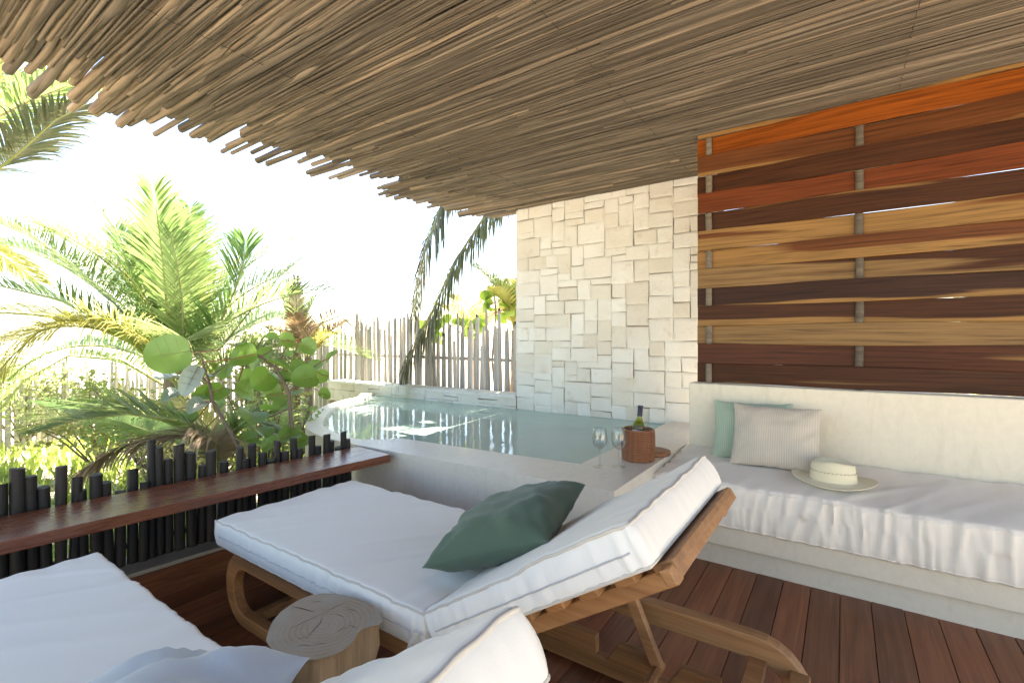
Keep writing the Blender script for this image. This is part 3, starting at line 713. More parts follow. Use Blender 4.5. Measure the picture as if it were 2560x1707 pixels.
# ------------------------------------------------------------------ basket, bottle, lid, glasses
bk = thing('wicker_basket', 'round coiled wicker wine basket standing on the pool edge', 'basket', (2.717, .984, .5))
prof = []; nr = 17
for i in range(nr):
    zc = .005 + .175*(i+.5)/nr; r = .094 + .004*math.sin(math.pi*i/nr)
    for k in range(5): a = R(-80 + 160*k/4); prof.append((r + .0055*math.cos(a)-.0055, zc + .0051*math.sin(a)))
mk('basket_wall', *lathe(prof + [(.086, .182), (.083, .178), (.083, .01), (.001, .01)], 40, (2.717, .984, .5)), M['wicker'], bk, smooth=True)
mk('basket_base', *lathe([(.001, .001), (.09, .001), (.094, .007)], 32, (2.717, .984, .5)), M['wicker'], bk)
prof = [(.001, 0), (.088, 0)] + [(.090 + .002*(k % 2), .003+.004*k) for k in range(6)] + [(.08, .027)] + [(.075-.010*k, .0285 + (.001 if k % 2 else 0)) for k in range(7)] + [(.001, .030)]
ld = mk('basket_lid', *lathe(prof, 32, (2.905, .945, .5005)), M['wicker'], smooth=True); tag(ld, 'flat round wicker lid lying behind the wine basket', 'lid')
bt = thing('wine_bottle', 'white wine bottle with a navy top standing in the wicker basket', 'bottle', (2.70, .99, .512))
tilt = Matrix.Translation((2.70, .99, .513)) @ Matrix.Rotation(R(5), 4, Vector((.82, .57, 0)))
def tl(prof, n_=24):
    vs, fs = lathe(prof, n_); return [tilt @ Vector(v) for v in vs], fs
mk('bottle_glass', *tl([(.001, .003), (.035, .003), (.0375, .008), (.0375, .17), (.036, .185), (.030, .203), (.020, .222), (.0145, .236), (.0138, .25), (.0138, .297)]), M['bottleglass'], bt, smooth=True)
mk('wine', *tl([(.001, .006), (.034, .006), (.035, .012), (.035, .17), (.033, .185), (.027, .203), (.017, .22), (.001, .221)]), M['wine'], bt, smooth=True)
mk('capsule', *tl([(.0148, .242), (.0146, .29), (.0156, .293), (.0156, .302), (.0148, .304), (.001, .304)]), M['capsule'], bt, smooth=True)
lb = []; lf = []
for i in range(13):
    a = R(180+34.65-75+150*i/12)
    for z in (.075, .165): lb.append(tilt @ Vector((.0383*math.cos(a), .0383*math.sin(a), z)))
for i in range(12): lf.append((i*2, i*2+2, i*2+3, i*2+1))
lab = mk('paper_label', lb, lf, M['paper'], bt)
vs = []; fs = []
for (z0, z1, hw_) in ((.143, .149, 22), (.128, .133, 30), (.117, .1195, 24), (.098, .110, 12)):
    for i in range(6):
        a0 = R(180+34.65-hw_+2*hw_*i/6); a1 = R(180+34.65-hw_+2*hw_*(i+1)/6); b = len(vs)
        vs += [tilt @ Vector((.0387*math.cos(a), .0387*math.sin(a), z)) for a, z in ((a0, z0), (a1, z0), (a1, z1), (a0, z1))]; fs.append((b, b+1, b+2, b+3))
mk('label_print', vs, fs, M['labelink'], lab)
prof = [(.001, .001), (.034, .001), (.035, .003), (.02, .006), (.006, .012), (.004, .03), (.004, .088), (.010, .097), (.026, .108), (.037, .125), (.041, .145), (.040, .17), (.0355, .20), (.033, .214), (.0322, .214), (.0345, .20), (.039, .17), (.040, .145), (.036, .126), (.025, .110), (.009, .100), (.001, .099)]
g1 = mk('wine_glass', *lathe(prof, 28, (0, 0, 0)), M['glass'], smooth=True); g1.location = (2.437, 1.098, .5)
tag(g1, 'empty stemmed wine glass standing farther from the wicker basket', 'wine glass', 'wine glasses on the pool edge')
g2 = g1.copy(); C.objects.link(g2); g2.location = (2.496, 1.013, .5); g2['label'] = 'empty stemmed wine glass standing right beside the wicker basket'
# ------------------------------------------------------------------ tree stump table
def zp(x, y): return (540 + x/3.092, 1200 + y/3.092)
ol = [(385, 1240), (405, 1160), (440, 1085), (500, 1015), (570, 965), (655, 915), (740, 885), (830, 872), (920, 874), (1010, 890), (1090, 912), (1160, 940), (1220, 975), (1262, 1020), (1284, 1065), (1285, 1098), (1250, 1118), (1190, 1128), (1130, 1150), (1092, 1182), (1076, 1222), (1040, 1268), (985, 1312), (920, 1345), (850, 1368), (770, 1385), (690, 1392), (610, 1385), (535, 1362), (470, 1330), (420, 1292)]
SZ = .40
top = [onz(*zp(*p), SZ) for p in ol]; nS = len(top); cS = sum(top, Vector())/nS
# main body follows the outline but closes behind the lobe; the lobe is a shorter side stub
stump = thing('stump_table', 'cut tree stump with a side lobe serving as a table between the loungers', 'stump', (cS.x, cS.y, 0))
vs = []; fs = []; lv = [(SZ, 0), (SZ-.006, -.006), (SZ-.02, -.010), (.34, -.008), (.28, -.004), (.2, 0), (.1, .004), (0, .008)]
body_c = Vector((cS.x-.02, cS.y, 0))
for li, (z, gr) in enumerate(lv):
    for k, p in enumerate(top):
        d = Vector((p.x-cS.x, p.y-cS.y, 0)); q = p + d.normalized()*(-gr*-1 if li < 3 else gr + .006*nz(k*.5, z*6)); q.z = z
        if 12 <= k <= 19 and z < .30:       # under the lobe the trunk pulls back
            f_ = {12: .2, 13: .5, 14: .8, 15: 1, 16: 1, 17: .8, 18: .4, 19: .1}[k]*min(1, (.30-z)/.06)
            q = q.lerp(Vector((cS.x, cS.y, z)), .40*f_)
        vs.append(q)
for li in range(len(lv)-1):
    for k in range(nS): l = (k+1) % nS; fs.append((li*nS+k, (li+1)*nS+k, (li+1)*nS+l, li*nS+l))
mk('trunk_body', vs, fs, M['stump'], stump, smooth=True)
m, nt, bs = newmat('stump_top'); tc = N(nt, 'ShaderNodeTexCoord'); mp = N(nt, 'ShaderNodeMapping'); mp.inputs['Location'].default_value = (-cS.x+.01, -cS.y-.01, 0)
nt.links.new(tc.outputs['Object'], mp.inputs[0])
wv = N(nt, 'ShaderNodeTexWave', wave_type='RINGS', rings_direction='Z'); wv.inputs['Scale'].default_value = 22; wv.inputs['Distortion'].default_value = 3; wv.inputs['Detail'].default_value = 3; wv.inputs['Detail Scale'].default_value = 1.5
nt.links.new(mp.outputs[0], wv.inputs[0]); f = noisen(nt, mp.outputs[0], 8., 6, .6)
c = mixc(nt, wv.outputs['Fac'], (.27, .19, .12), (.34, .25, .165)); c = mixc(nt, ramp(nt, f, [(.4, (0, 0, 0)), (.65, (1, 1, 1))]), c, (.33, .27, .205))
nt.links.new(c, bs.inputs['Base Color']); bs.inputs['Roughness'].default_value = .7; bump(nt, bs, f, .2, .004)
tv = [v + Vector((0, 0, .0)) for v in vs[:nS]] + [Vector((cS.x, cS.y, SZ))]
mk('cut_face', tv, [(k, (k+1) % nS, nS) for k in range(nS)], m, stump)
cracks = [[(575, 970), (640, 985), (700, 1000), (765, 1015)], [(835, 1020), (925, 975), (1010, 935)], [(740, 942), (815, 932)], [(1000, 985), (1090, 1010)], [(925, 1030), (985, 1055)], [(930, 1170), (1010, 1135)], [(610, 1280), (680, 1270), (735, 1280)], [(835, 1025), (700, 1085), (560, 1150)], [(630, 1222), (690, 1212)], [(1030, 1115), (1090, 1140)], [(760, 1268), (850, 1255)], [(830, 1040), (805, 1100), (690, 1225)]]
parts = []
for i, cr_ in enumerate(cracks):
    P = [onz(*zp(*p), SZ+.0006) for p in cr_]; Q = []
    for a, b in zip(P[:-1], P[1:]):
        for k in range(4): q = a.lerp(b, k/4); Q.append(q + Vector((.002*nz(q.x*90, i), .002*nz(q.y*90, i+3), 0)))
    Q.append(P[-1]); w_ = .0018 if i in (0,) else .0009; n2 = len(Q); v_ = []
    for k, q in enumerate(Q):
        tdir = (Q[min(k+1, n2-1)] - Q[max(k-1, 0)]).normalized(); s_ = Vector((-tdir.y, tdir.x, 0)); ww = w_*math.sin(math.pi*(k+.4)/(n2+.2)); v_ += [q - s_*ww, q + s_*ww]
    parts.append((v_, [(2*k, 2*k+1, 2*k+3, 2*k+2) for k in range(n2-1)]))
mk('cracks', *join(parts), plain('crack_wood', (.06, .04, .028), .9), stump)
# ------------------------------------------------------------------ palisade fence of pale poles
fence = thing('palisade_fence', 'tall palisade of weathered grey poles of uneven height behind the low stone wall', 'fence', (4.6, 6, -.3))
fv = []
for k in range(10):
    pts = [(.02*nz(j*.55, k*3.), .02*nz(j*.55, k*3.+7), j/8) for j in range(9)]
    fv.append(mesh('pole', *tube(pts, [.5*(1-.16*j/8)*(1+.07*nz(j*.9, k)) * (1 if j < 8 else .9) for j in range(9)], 7), M['pole'], smooth=True))
def pole(parent, p, d, h, rng):
    o = place('pole', fv[rng.randrange(10)], parent, (0, 0, 0)); o.scale = (d, d, h); o.location = Vector(p) - parent.location
    o.rotation_euler = (rng.uniform(-.025, .025), rng.uniform(-.025, .025), rng.uniform(0, 6.28))
rng = random.Random(77); y = 2.72; prevt = 0
while y < 9.2:
    d = rng.uniform(.042, .068); base = 1.24 + .10*nz(y*1.3, 2)
    if 4.6 < y < 6.0: base += .18
    h = base + rng.choice([-.16, -.08, 0, .04, .08, .24])*rng.uniform(.5, 1.1)
    pole(fence, (4.56 + rng.uniform(-.012, .012), y + d/2, -.3), d, h + .3, rng); y += d + rng.choice([-.006, -.003, .0, .006, .014])
for z in (.38, .95): mk('fence_rail', *tube([(4.60, 2.7, z), (4.605, 6, z+.02), (4.60, 9.2, z)], .022, 7), M['pole'], fence)
fence2 = thing('palisade_fence', 'far palisade of weathered grey poles behind the palm trees', 'fence', (1, 9.2, -.3))
x = 4.5
while x > -3.2:
    d = rng.uniform(.045, .075); pole(fence2, (x, 9.25 + rng.uniform(-.015, .015), -.3), d, 1.0 + rng.uniform(-.16, .16), rng); x -= d + rng.choice([0, .004, .015, .03])
mk('fence_rail', *tube([(4.5, 9.3, .4), (-3.2, 9.3, .4)], .024, 7), M['pole'], fence2)
fence3 = thing('palisade_fence', 'palisade of grey poles glimpsed through the gaps of the slatted screen', 'fence', (5.0, -1.5, -.3))
y = .6
while y > -4.6:
    d = rng.uniform(.045, .07); pole(fence3, (5.0 + rng.uniform(-.01, .01), y, -.3), d, 1.6 + rng.uniform(-.2, .2), rng); y -= d + rng.choice([.004, .015, .03])
# ------------------------------------------------------------------ vegetation
UP = Vector((0, 0, 1))
def arc(p0, az, el, L, droop, n_=14, side=0.):
    pts = [Vector(p0)]; e = el; a = az
    for i in range(n_):
        t = i/n_; e_ = el - droop*t**1.25; a_ = az + side*t
        pts.append(pts[-1] + Vector((math.cos(a_)*math.cos(e_), math.sin(a_)*math.cos(e_), math.sin(e_)))*(L/n_))
    return pts
def frond(parent, pts, L, n_, rng, mat, wid=.018, hang=.5, lift=.3, rr=.014, start=.16, name='frond', ang0=62, curl=0., miss=0., tipf=.62):
    pts = [Vector(p) for p in pts]; cum = [0]
    for a, b in zip(pts[:-1], pts[1:]): cum.append(cum[-1] + (b-a).length)
    tot = cum[-1]
    def ev(t):
        s = t*tot
        for k in range(len(pts)-1):
            if s <= cum[k+1] or k == len(pts)-2:
                f_ = (s-cum[k])/max(1e-6, cum[k+1]-cum[k]); return pts[k].lerp(pts[k+1], min(1, f_)), (pts[k+1]-pts[k]).normalized()
    vs = []; fs = []
    for i in range(n_):
        t = start + (1-start)*(i/(n_-1)); P, T_ = ev(min(t, .999)); S = T_.cross(UP)
        if S.length < .05: S = Vector((1, 0, 0))
        S.normalize(); Nn = S.cross(T_)
        prof = (.45 + .55*math.sin(math.pi*min(1., (t-start)/(1-start)*1.25 + .1)*.62 + .2))*(1 - tipf*max(0, (t-.55)/.45)**1.6)
        for sd_ in (-1, 1):
            if rng.random() < miss: continue
            an = R(ang0 - 34*t + rng.uniform(-6, 6)); l = L*prof*rng.uniform(.82, 1.08)
            d = (S*sd_*math.sin(an) + T_*math.cos(an) + Nn*(lift + rng.uniform(-.1, .1))).normalized()
            p = P + S*sd_*rr*.4; W = d.cross(Nn).normalized(); segs = 4; b = len(vs); hg = hang*rng.uniform(.7, 1.35)
            for k in range(segs+1):
                ww = wid*[.45, 1, .95, .62, .06][k]*.5; vs.append(p - W*ww); vs.append(p + W*ww)
                if k < segs:
                    p = p + d*(l/segs); d = (d + Vector((0, 0, -hg*(.12+.16*k))) + T_*curl*.1 + Vector((rng.uniform(-.05, .05), rng.uniform(-.05, .05), 0))).normalized()
            fs += [(b+2*k, b+2*k+1, b+2*k+3, b+2*k+2) for k in range(segs)]
    me = mesh(name, vs, fs, mat); o = place(name, me, parent)
    m_ = len(pts); mk('rachis', *tube(pts, [rr*(1-.82*k/(m_-1)) for k in range(m_)], 5), M['rachis'], o, smooth=True)
    return o
def ptrunk(parent, p0, p1, r):
    pts = [Vector(p0).lerp(Vector(p1), k/10) + Vector((.02*nz(k*.4), .02*nz(k*.4, 5), 0)) for k in range(11)]
    mk('trunk', *tube(pts, [r*(1.25 - .35*k/10)*(1 + .05*(k % 2)) for k in range(11)], 10), M['trunk'], parent, smooth=True)
rng = random.Random(31)
VA = YAW; # view azimuth
RT = YAW - R(90)                      # azimuth of image right
def azim(right, away): return math.atan2(math.sin(RT)*right + math.sin(VA)*away, math.cos(RT)*right + math.cos(VA)*away)
# --- big coconut palm in the garden
c0 = at(440, 950, 5.4)
palm = thing('coconut_palm', 'large young coconut palm with a full crown of green and yellow fronds', 'palm tree', (c0.x, c0.y, -.3))
ptrunk(palm, (c0.x, c0.y, -.3), (c0.x, c0.y, c0.z+.05), .13)
fl = [(-1.0, -.1, 62, 2.6, 60), (-.6, .5, 72, 2.5, 55), (.03, -.15, 86, 2.1, 30), (.35, .3, 74, 2.2, 50), (.9, .2, 52, 2.2, 62), (-.25, .6, 80, 2.4, 40), (-.9, -.5, 45, 2.4, 85), (-1., .2, 30, 2.3, 75),
      (.6, -.5, 40, 1.6, 75), (-.4, -.9, 52, 1.7, 95), (1., .6, 30, 2.2, 60), (-.7, .8, 42, 2.4, 70), (.2, 1, 48, 2.3, 70), (-.15, .2, 84, 2.0, 25), (-.75, -.2, 74, 2.3, 62), (.5, .8, 64, 2.2, 55)]
for i, (rgt, aw, el, L, dr) in enumerate(fl):
    frond(palm, arc(c0 + Vector((rng.uniform(-.06, .06), rng.uniform(-.06, .06), rng.uniform(-.05, .1))), azim(rgt, aw) + rng.uniform(-.15, .15), R(el), L, R(dr), side=rng.uniform(-.2, .2)),
          .68, 96, rng, M['palm_yellow'] if i in (3, 6, 9, 14) else M['palm'], .018, .55 if i not in (6,) else .9, .35, .018)
# yellow frond arching to the left and hanging
frond(palm, [at(470, 960, 5.0), at(400, 880, 4.8), at(300, 820, 4.6), at(190, 800, 4.5), at(95, 830, 4.4), at(20, 900, 4.3), at(-40, 980, 4.25)], .72, 110, rng, M['palm_yellow'], .017, 1.2, .1, .018)
frond(palm, [at(460, 1000, 5.1), at(430, 900, 5.0), at(340, 790, 4.9), at(215, 690, 4.9), at(90, 600, 4.9), at(-60, 530, 4.9)], .62, 96, rng, M['palm'], .0145, .5, .3, .018)
frond(palm, [at(455, 1000, 5.0), at(460, 880, 5.0), at(455, 740, 5.0), at(440, 640, 5.05), at(425, 570, 5.1)], .56, 84, rng, M['palm'], .013, .35, .35, .017, ang0=66)
frond(palm, [at(470, 960, 5.6), at(560, 860, 5.7), at(640, 760, 5.9), at(700, 690, 6.1), at(752, 648, 6.3)], .42, 70, rng, M['palm'], .017, .6, .2, .014)
for pth in ([at(450, 990, 5.2), at(385, 800, 5.2), at(330, 650, 5.25), at(285, 565, 5.3), at(235, 520, 5.3)], [at(460, 960, 5.4), at(410, 790, 5.5), at(395, 660, 5.6), at(410, 560, 5.7), at(440, 510, 5.8)],
            [at(440, 960, 4.9), at(300, 830, 4.8), at(150, 750, 4.7), at(0, 715, 4.6), at(-80, 720, 4.6)], [at(470, 960, 5.2), at(545, 820, 5.2), at(590, 720, 5.3), at(610, 650, 5.3), at(615, 600, 5.4)],
            [at(440, 980, 5.6), at(300, 900, 5.8), at(170, 890, 5.9), at(60, 950, 6.), at(0, 1020, 6.)], [at(450, 960, 5.5), at(350, 760, 5.6), at(240, 640, 5.7), at(130, 580, 5.8), at(20, 570, 5.8)],
            [at(480, 990, 5.0), at(560, 920, 5.0), at(640, 880, 5.0), at(700, 900, 5.0)]):
    frond(palm, pth, .66, 96, rng, M['palm'], .018, .55, .3, .018)
# --- palm at the far left whose fronds hang into view
c1 = at(-140, 330, 5.2)
palm2 = thing('coconut_palm', 'tall coconut palm with ragged fronds reaching in beside the roof edge', 'palm tree', (c1.x, c1.y, -.3))
ptrunk(palm2, (c1.x, c1.y, -.3), (c1.x, c1.y, c1.z), .12)
for pth, mt in (([at(-140, 340, 5.2), at(-20, 300, 5.1), at(80, 250, 5.1), at(170, 215, 5.1), at(235, 225, 5.0)], 'palm'), ([at(-140, 420, 5.1), at(0, 420, 5.), at(60, 370, 5.), at(140, 300, 5.0), at(215, 262, 5.0)], 'palm_grey'),
                ([at(-140, 330, 5.2), at(-60, 220, 5.2), at(0, 160, 5.3), at(60, 120, 5.4)], 'palm_yellow'), ([at(-150, 360, 5.4), at(-60, 260, 5.6), at(20, 200, 5.8), at(110, 190, 6)], 'palm'), ([at(-150, 480, 5.4), at(-60, 600, 5.4), at(20, 650, 5.4), at(90, 700, 5.4)], 'palm_yellow')):
    frond(palm2, pth, .62, 80, rng, M[mt], .027, .9, .2, .017)
for k in range(5): frond(palm2, arc(c1, azim(-1, rng.uniform(-1, 1)), R(50), 2.2, R(70)), .5, 40, rng, M['palm'], .02, .5, .3)
# --- palm behind the roof on the right, old greyish fronds hanging
c2 = at(1400, 380, 6.6)
palm3 = thing('coconut_palm', 'coconut palm behind the low wall with greyish fronds drooping below the roof', 'palm tree', (c2.x, c2.y, -.3))
ptrunk(palm3, (c2.x + .1, c2.y, -.3), c2, .13)
for pth, L, mt in (([c2, at(1170, 440, 6.5), at(1110, 505, 6.4), at(1070, 600, 6.3), at(1045, 700, 6.3), at(1035, 790, 6.3)], .62, 'palm_grey'),
                   ([c2, at(1290, 470, 6.3), at(1220, 530, 6.2), at(1140, 650, 6.1), at(1080, 780, 6.0), at(1035, 870, 6.0), at(1010, 920, 6.0)], .66, 'palm_grey'),
                   ([c2, at(1300, 500, 6.9), at(1330, 620, 6.9), at(1330, 740, 6.9)], .6, 'palm_grey')):
    frond(palm3, pth, L*1.4, 130, rng, M[mt], .036, 3.6, .0, .024, start=.14, tipf=.35, ang0=75)
for k in range(16): frond(palm3, arc(c2, .3 + k*.175, R(rng.uniform(10, 40)), rng.uniform(2.2, 3.), R(rng.uniform(20, 50))), .6, 54, rng, M['palm'], .04, .5, .2)  # extra fronds hidden above the roof edge, added to shade the pool
for k in range(5): frond(palm3, arc(c2, 3.4 + k*.6, R(45), 2.2, R(80)), .5, 44, rng, M['palm'], .02, .6, .3)
# --- small palms and shrubs beyond the fence and in the garden
def small_palm(name, label, p, n_, L, ll, seed, mats, cat='palm', el=(45, 82), wid=.018, group=None, num=44, dr=(40, 85)):
    rg = random.Random(seed); t = thing(name, label, cat, (p.x, p.y, -.3), group)
    ptrunk(t, (p.x, p.y, -.32), (p.x, p.y, p.z+.03), .05)
    for k in range(n_):
        frond(t, arc(p, 6.28*k/n_ + rg.uniform(-.3, .3), R(rg.uniform(*el)), L*rg.uniform(.75, 1.1), R(rg.uniform(*dr))), ll, num, rg, M[rg.choice(mats)], wid, .6, .25, .01)
    return t
small_palm('small_palm', 'small palm with half dry fronds growing beyond the palisade near the tall stone wall', at(1190, 850, 7.6), 9, 1.1, .34, 3, ['palm', 'palm_dry', 'palm_yellow'])
small_palm('small_palm', 'fan of fresh green fronds beyond the palisade right beside the stone wall', at(1285, 830, 7.2), 9, 1.1, .34, 6, ['palm', 'palm', 'palm_yellow'], el=(60, 86))
small_palm('small_palm', 'thin upright palm seedling at the bend of the palisade', at(742, 880, 6.2), 6, .95, .2, 9, ['palm', 'palm_grey'], el=(76, 88), dr=(5, 20), wid=.014)
t = small_palm('small_palm', 'drooping palm with brown dried fronds leaning over the palisade', at(770, 900, 6.0), 5, .8, .3, 12, ['palm_dry', 'palm_yellow'], el=(40, 70))
frond(t, [at(740, 900, 5.8), at(800, 810, 5.7), at(850, 790, 5.6), at(885, 820, 5.5), at(890, 870, 5.5)], .36, 50, rng, M['palm_dry'], .011, 1.0, .5, .012)
# --- low palm right behind the railing: green fronds and one brown dry one
c3 = at(545, 1180, 3.25)
lp = thing('low_palm', 'low palm behind the railing with fresh green and one brown dried frond', 'palm', (c3.x, c3.y, -.3))
ptrunk(lp, (c3.x, c3.y, -.32), (c3.x, c3.y, c3.z), .05)
frond(lp, [c3, at(520, 1090, 3.1), at(440, 1050, 3.0), at(320, 1035, 2.9), at(190, 1050, 2.85), at(80, 1085, 2.8)], .50, 64, rng, M['palm'], .030, .4, .25, .012)
frond(lp, [c3, at(540, 1110, 3.0), at(500, 1085, 2.9), at(400, 1085, 2.85), at(300, 1115, 2.8), at(210, 1170, 2.78)], .42, 84, rng, M['palm_dry'], .020, 1.6, -.1, .010, ang0=45)
frond(lp, [c3, at(560, 1120, 3.2), at(600, 1070, 3.2), at(640, 1050, 3.3), at(680, 1080, 3.3)], .3, 34, rng, M['palm'], .024, .6, .3, .01)
frond(lp, [c3, at(470, 1110, 3.3), at(380, 1080, 3.5), at(250, 1040, 3.7), at(120, 1010, 3.8)], .46, 60, rng, M['palm'], .028, .6, .3, .01)
frond(lp, [c3, at(530, 1080, 3.4), at(480, 1030, 3.4), at(410, 1010, 3.4), at(340, 1030, 3.4)], .3, 40, rng, M['palm_yellow'], .02, .9, .3, .01)
frond(lp, [c3, at(560, 1130, 3.1), at(520, 1090, 3.0), at(480, 1075, 2.95), at(430, 1100, 2.9)], .2, 30, rng, M['palm_dry'], .016, .6, .6, .01)
# --- sea grape shrubs with big round leaves
def disc_leaf(ctr, nrm, r, rng, asp=1.):
    nrm = Vector(nrm).normalized(); a = nrm.cross(Vector((.3, .2, 1))).normalized(); b = nrm.cross(a); vs = [Vector(ctr)]; fs = []; m_ = 16
    th = rng.uniform(0, 6.28); a, b = a*math.cos(th)+b*math.sin(th), b*math.cos(th)-a*math.sin(th)
    for ring_ in (.5, 1.):
        for k in range(m_):
            an = 2*math.pi*k/m_; rr_ = r*ring_*(1 - .16*math.exp(-((an-math.pi)/.35)**2)*ring_)*(1 + .04*nz(k*.8, r*50))
            cup = r*(.14*ring_*ring_*math.cos(an*2+r*40) + .22*abs(math.sin(an))*ring_ + .05*nz(k*.7, ring_*3, r*20))
            vs.append(Vector(ctr) + a*(rr_*math.cos(an)) + b*(rr_*asp*math.sin(an)) + nrm*cup)
    fs = [(0, 1+k, 1+(k+1) % m_) for k in range(m_)] + [(1+k, 1+m_+k, 1+m_+(k+1) % m_, 1+(k+1) % m_) for k in range(m_)]
    base = Vector(ctr) - a*r*.82; tip = Vector(ctr) + a*r*.9
    return vs, fs, base, tip, a, b
def sea_grape(label, stem, leaves, base_xy, seed):
    rg = random.Random(seed); t = thing('sea_grape', label, 'shrub', (base_xy.x, base_xy.y, -.3), 'sea grape shrubs')
    for st, r in stem: mk('stem', *tube(st, [r*(1-.55*k/(len(st)-1)) for k in range(len(st))], 7), M['stem'], t, smooth=True)
    allp = [Vector(p) for st, _ in stem for a, b in zip(st[:-1], st[1:]) for p in (Vector(a), Vector(a).lerp(Vector(b), .5), Vector(b))]
    toc = (Vector((0, 0, CAMH)) - base_xy).normalized()
    for (px, py, D, rp, pale) in leaves:
        ctr = at(px, py, D); r = rp/F*D
        nrm = toc*rg.uniform(.35, .9) + UP*rg.uniform(.0, .9) + Vector((rg.uniform(-.6, .6), rg.uniform(-.6, .6), 0))
        vs, fs, b, tip, a_, b_ = disc_leaf(ctr, nrm, r, rg, .95 if not pale else .55)
        lf_ = mk('leaf', vs, fs, M['grape_pale'] if pale else M['grape'], t, smooth=True)
        near = min(allp, key=lambda p: (p-b).length)
        mk('petiole', *tube([near, near.lerp(b, .6) + Vector((0, 0, -.01)), b], [.004, .003, .0025], 5), M['vein'], lf_)
        off_ = Vector(nrm).normalized()*.003; vp = [tube([b+off_, Vector(vs[0])+off_*1.5, Vector(ctr).lerp(tip, .75)+off_], [.0022, .0016, .0006], 4)]
        for q_, f_ in ((.25, .62), (.5, .75), (.72, .6)):
            c1_ = b.lerp(tip, q_*.9); c1_ += (Vector(vs[0]) - b.lerp(tip, .5))*(1-abs(q_-.5))*.6
            for s_ in (0, 8):
                e_ = Vector(vs[17 + (4 if s_ == 0 else 12) + int((.55-q_)*6)*(1 if s_ == 0 else -1)]); vp.append(tube([c1_+off_*1.2, c1_.lerp(e_, .5)+off_*1.6, c1_.lerp(e_, .85)+off_*1.4], [.0011, .0009, .0004], 3))
        mk('veins', *join(vp), M['stem'] if pale else M['rachis'], lf_)
    return t
k_ = 2560/2352
def d2(l): return [(x*k_, y*k_, D, r*k_, p) for x, y, D, r, p in l]
S1 = [at(610, 1140, 2.95), at(570, 1070, 2.95), at(530, 1000, 2.95), at(525, 960, 2.95), at(490, 930, 2.95)]
sea_grape('sea grape shrub with one huge round leaf and pale shiny leaves', [(S1 + [at(440, 890, 2.95)], .013), ([S1[3], at(515, 930, 2.9), at(500, 880, 2.9)], .008), ([at(610, 1140, 2.95), at(620, 1250, 3.0)] + [Vector((at(620, 1250, 3.).x, at(620, 1250, 3.).y, -.3))], .013)],
          d2([(388, 815, 2.85, 49, 0), (390, 868, 2.85, 50, 1), (440, 872, 2.8, 40, 1), (398, 908, 2.9, 34, 1), (525, 792, 3.0, 42, 0), (455, 932, 2.85, 36, 1), (400, 940, 2.9, 30, 0), (492, 862, 2.9, 24, 1), (500, 900, 3.05, 26, 0), (455, 1000, 3.1, 25, 0), (470, 905, 3.0, 22, 0), (520, 850, 3.1, 24, 0), (430, 960, 3.05, 24, 0), (505, 935, 3.1, 20, 0), (560, 818, 3.0, 33, 0)]), at(620, 1250, 3.), 4)
S2 = [at(735, 1110, 3.15), at(725, 1020, 3.15), at(722, 980, 3.15), at(690, 920, 3.15), at(650, 890, 3.15), at(620, 880, 3.15)]
bb_ = Vector((S2[0].x, S2[0].y, -.3))
sea_grape('sea grape shrub with many round leaves beside the rounded pool end', [([bb_] + S2, .016), ([S2[2], at(760, 940, 3.2), at(800, 905, 3.2)], .008), ([S2[1], at(680, 1040, 3.1), at(640, 1045, 3.1)], .007), ([S2[3], at(715, 870, 3.2), at(720, 850, 3.2)], .006)],
          d2([(660, 782, 3.2, 20, 0), (706, 796, 3.2, 22, 0), (762, 820, 3.3, 21, 0), (640, 838, 3.1, 30, 0), (604, 872, 3.1, 32, 0), (630, 902, 3.15, 27, 0), (702, 868, 3.1, 32, 0), (690, 845, 3.3, 24, 0), (580, 955, 3.0, 35, 0), (600, 990, 3.05, 28, 0), (612, 812, 3.3, 20, 0), (665, 1000, 3.1, 26, 0), (692, 1012, 3.2, 22, 0), (640, 870, 3.3, 26, 0),
              (655, 815, 3.4, 18, 0), (745, 905, 3.3, 16, 0), (590, 835, 3.3, 22, 0), (560, 900, 3.4, 26, 0), (675, 900, 3.3, 24, 0), (620, 940, 3.3, 22, 0), (725, 840, 3.4, 17, 0), (570, 870, 3.5, 24, 0), (650, 930, 3.2, 22, 0), (710, 940, 3.3, 18, 0), (620, 1020, 3.1, 22, 0), (575, 1010, 3.2, 22, 0), (740, 865, 3.3, 18, 0), (665, 860, 3.35, 22, 0), (625, 775, 3.4, 16, 0)]), bb_, 7)
sg3 = at(1250, 960, 7.); b3 = Vector((sg3.x, sg3.y, -.3))
S3 = [b3, at(1230, 900, 7.), at(1240, 780, 7.), at(1235, 730, 7.)]
rg = random.Random(2)
sea_grape('small sea grape shrub beyond the palisade', [(S3, .02), ([S3[1], at(1150, 830, 7.), at(1110, 800, 7.)], .01)],
          [(rg.gauss(1235, 22), rg.gauss(760, 26), 7., rg.uniform(13, 19), 0) for _ in range(16)] + [(rg.gauss(1125, 30), rg.gauss(815, 16), 6.9, rg.uniform(13, 19), 0) for _ in range(12)] + [(rg.gauss(1180, 20), rg.gauss(815, 12), 6.9, rg.uniform(12, 17), 0) for _ in range(6)], b3, 8)
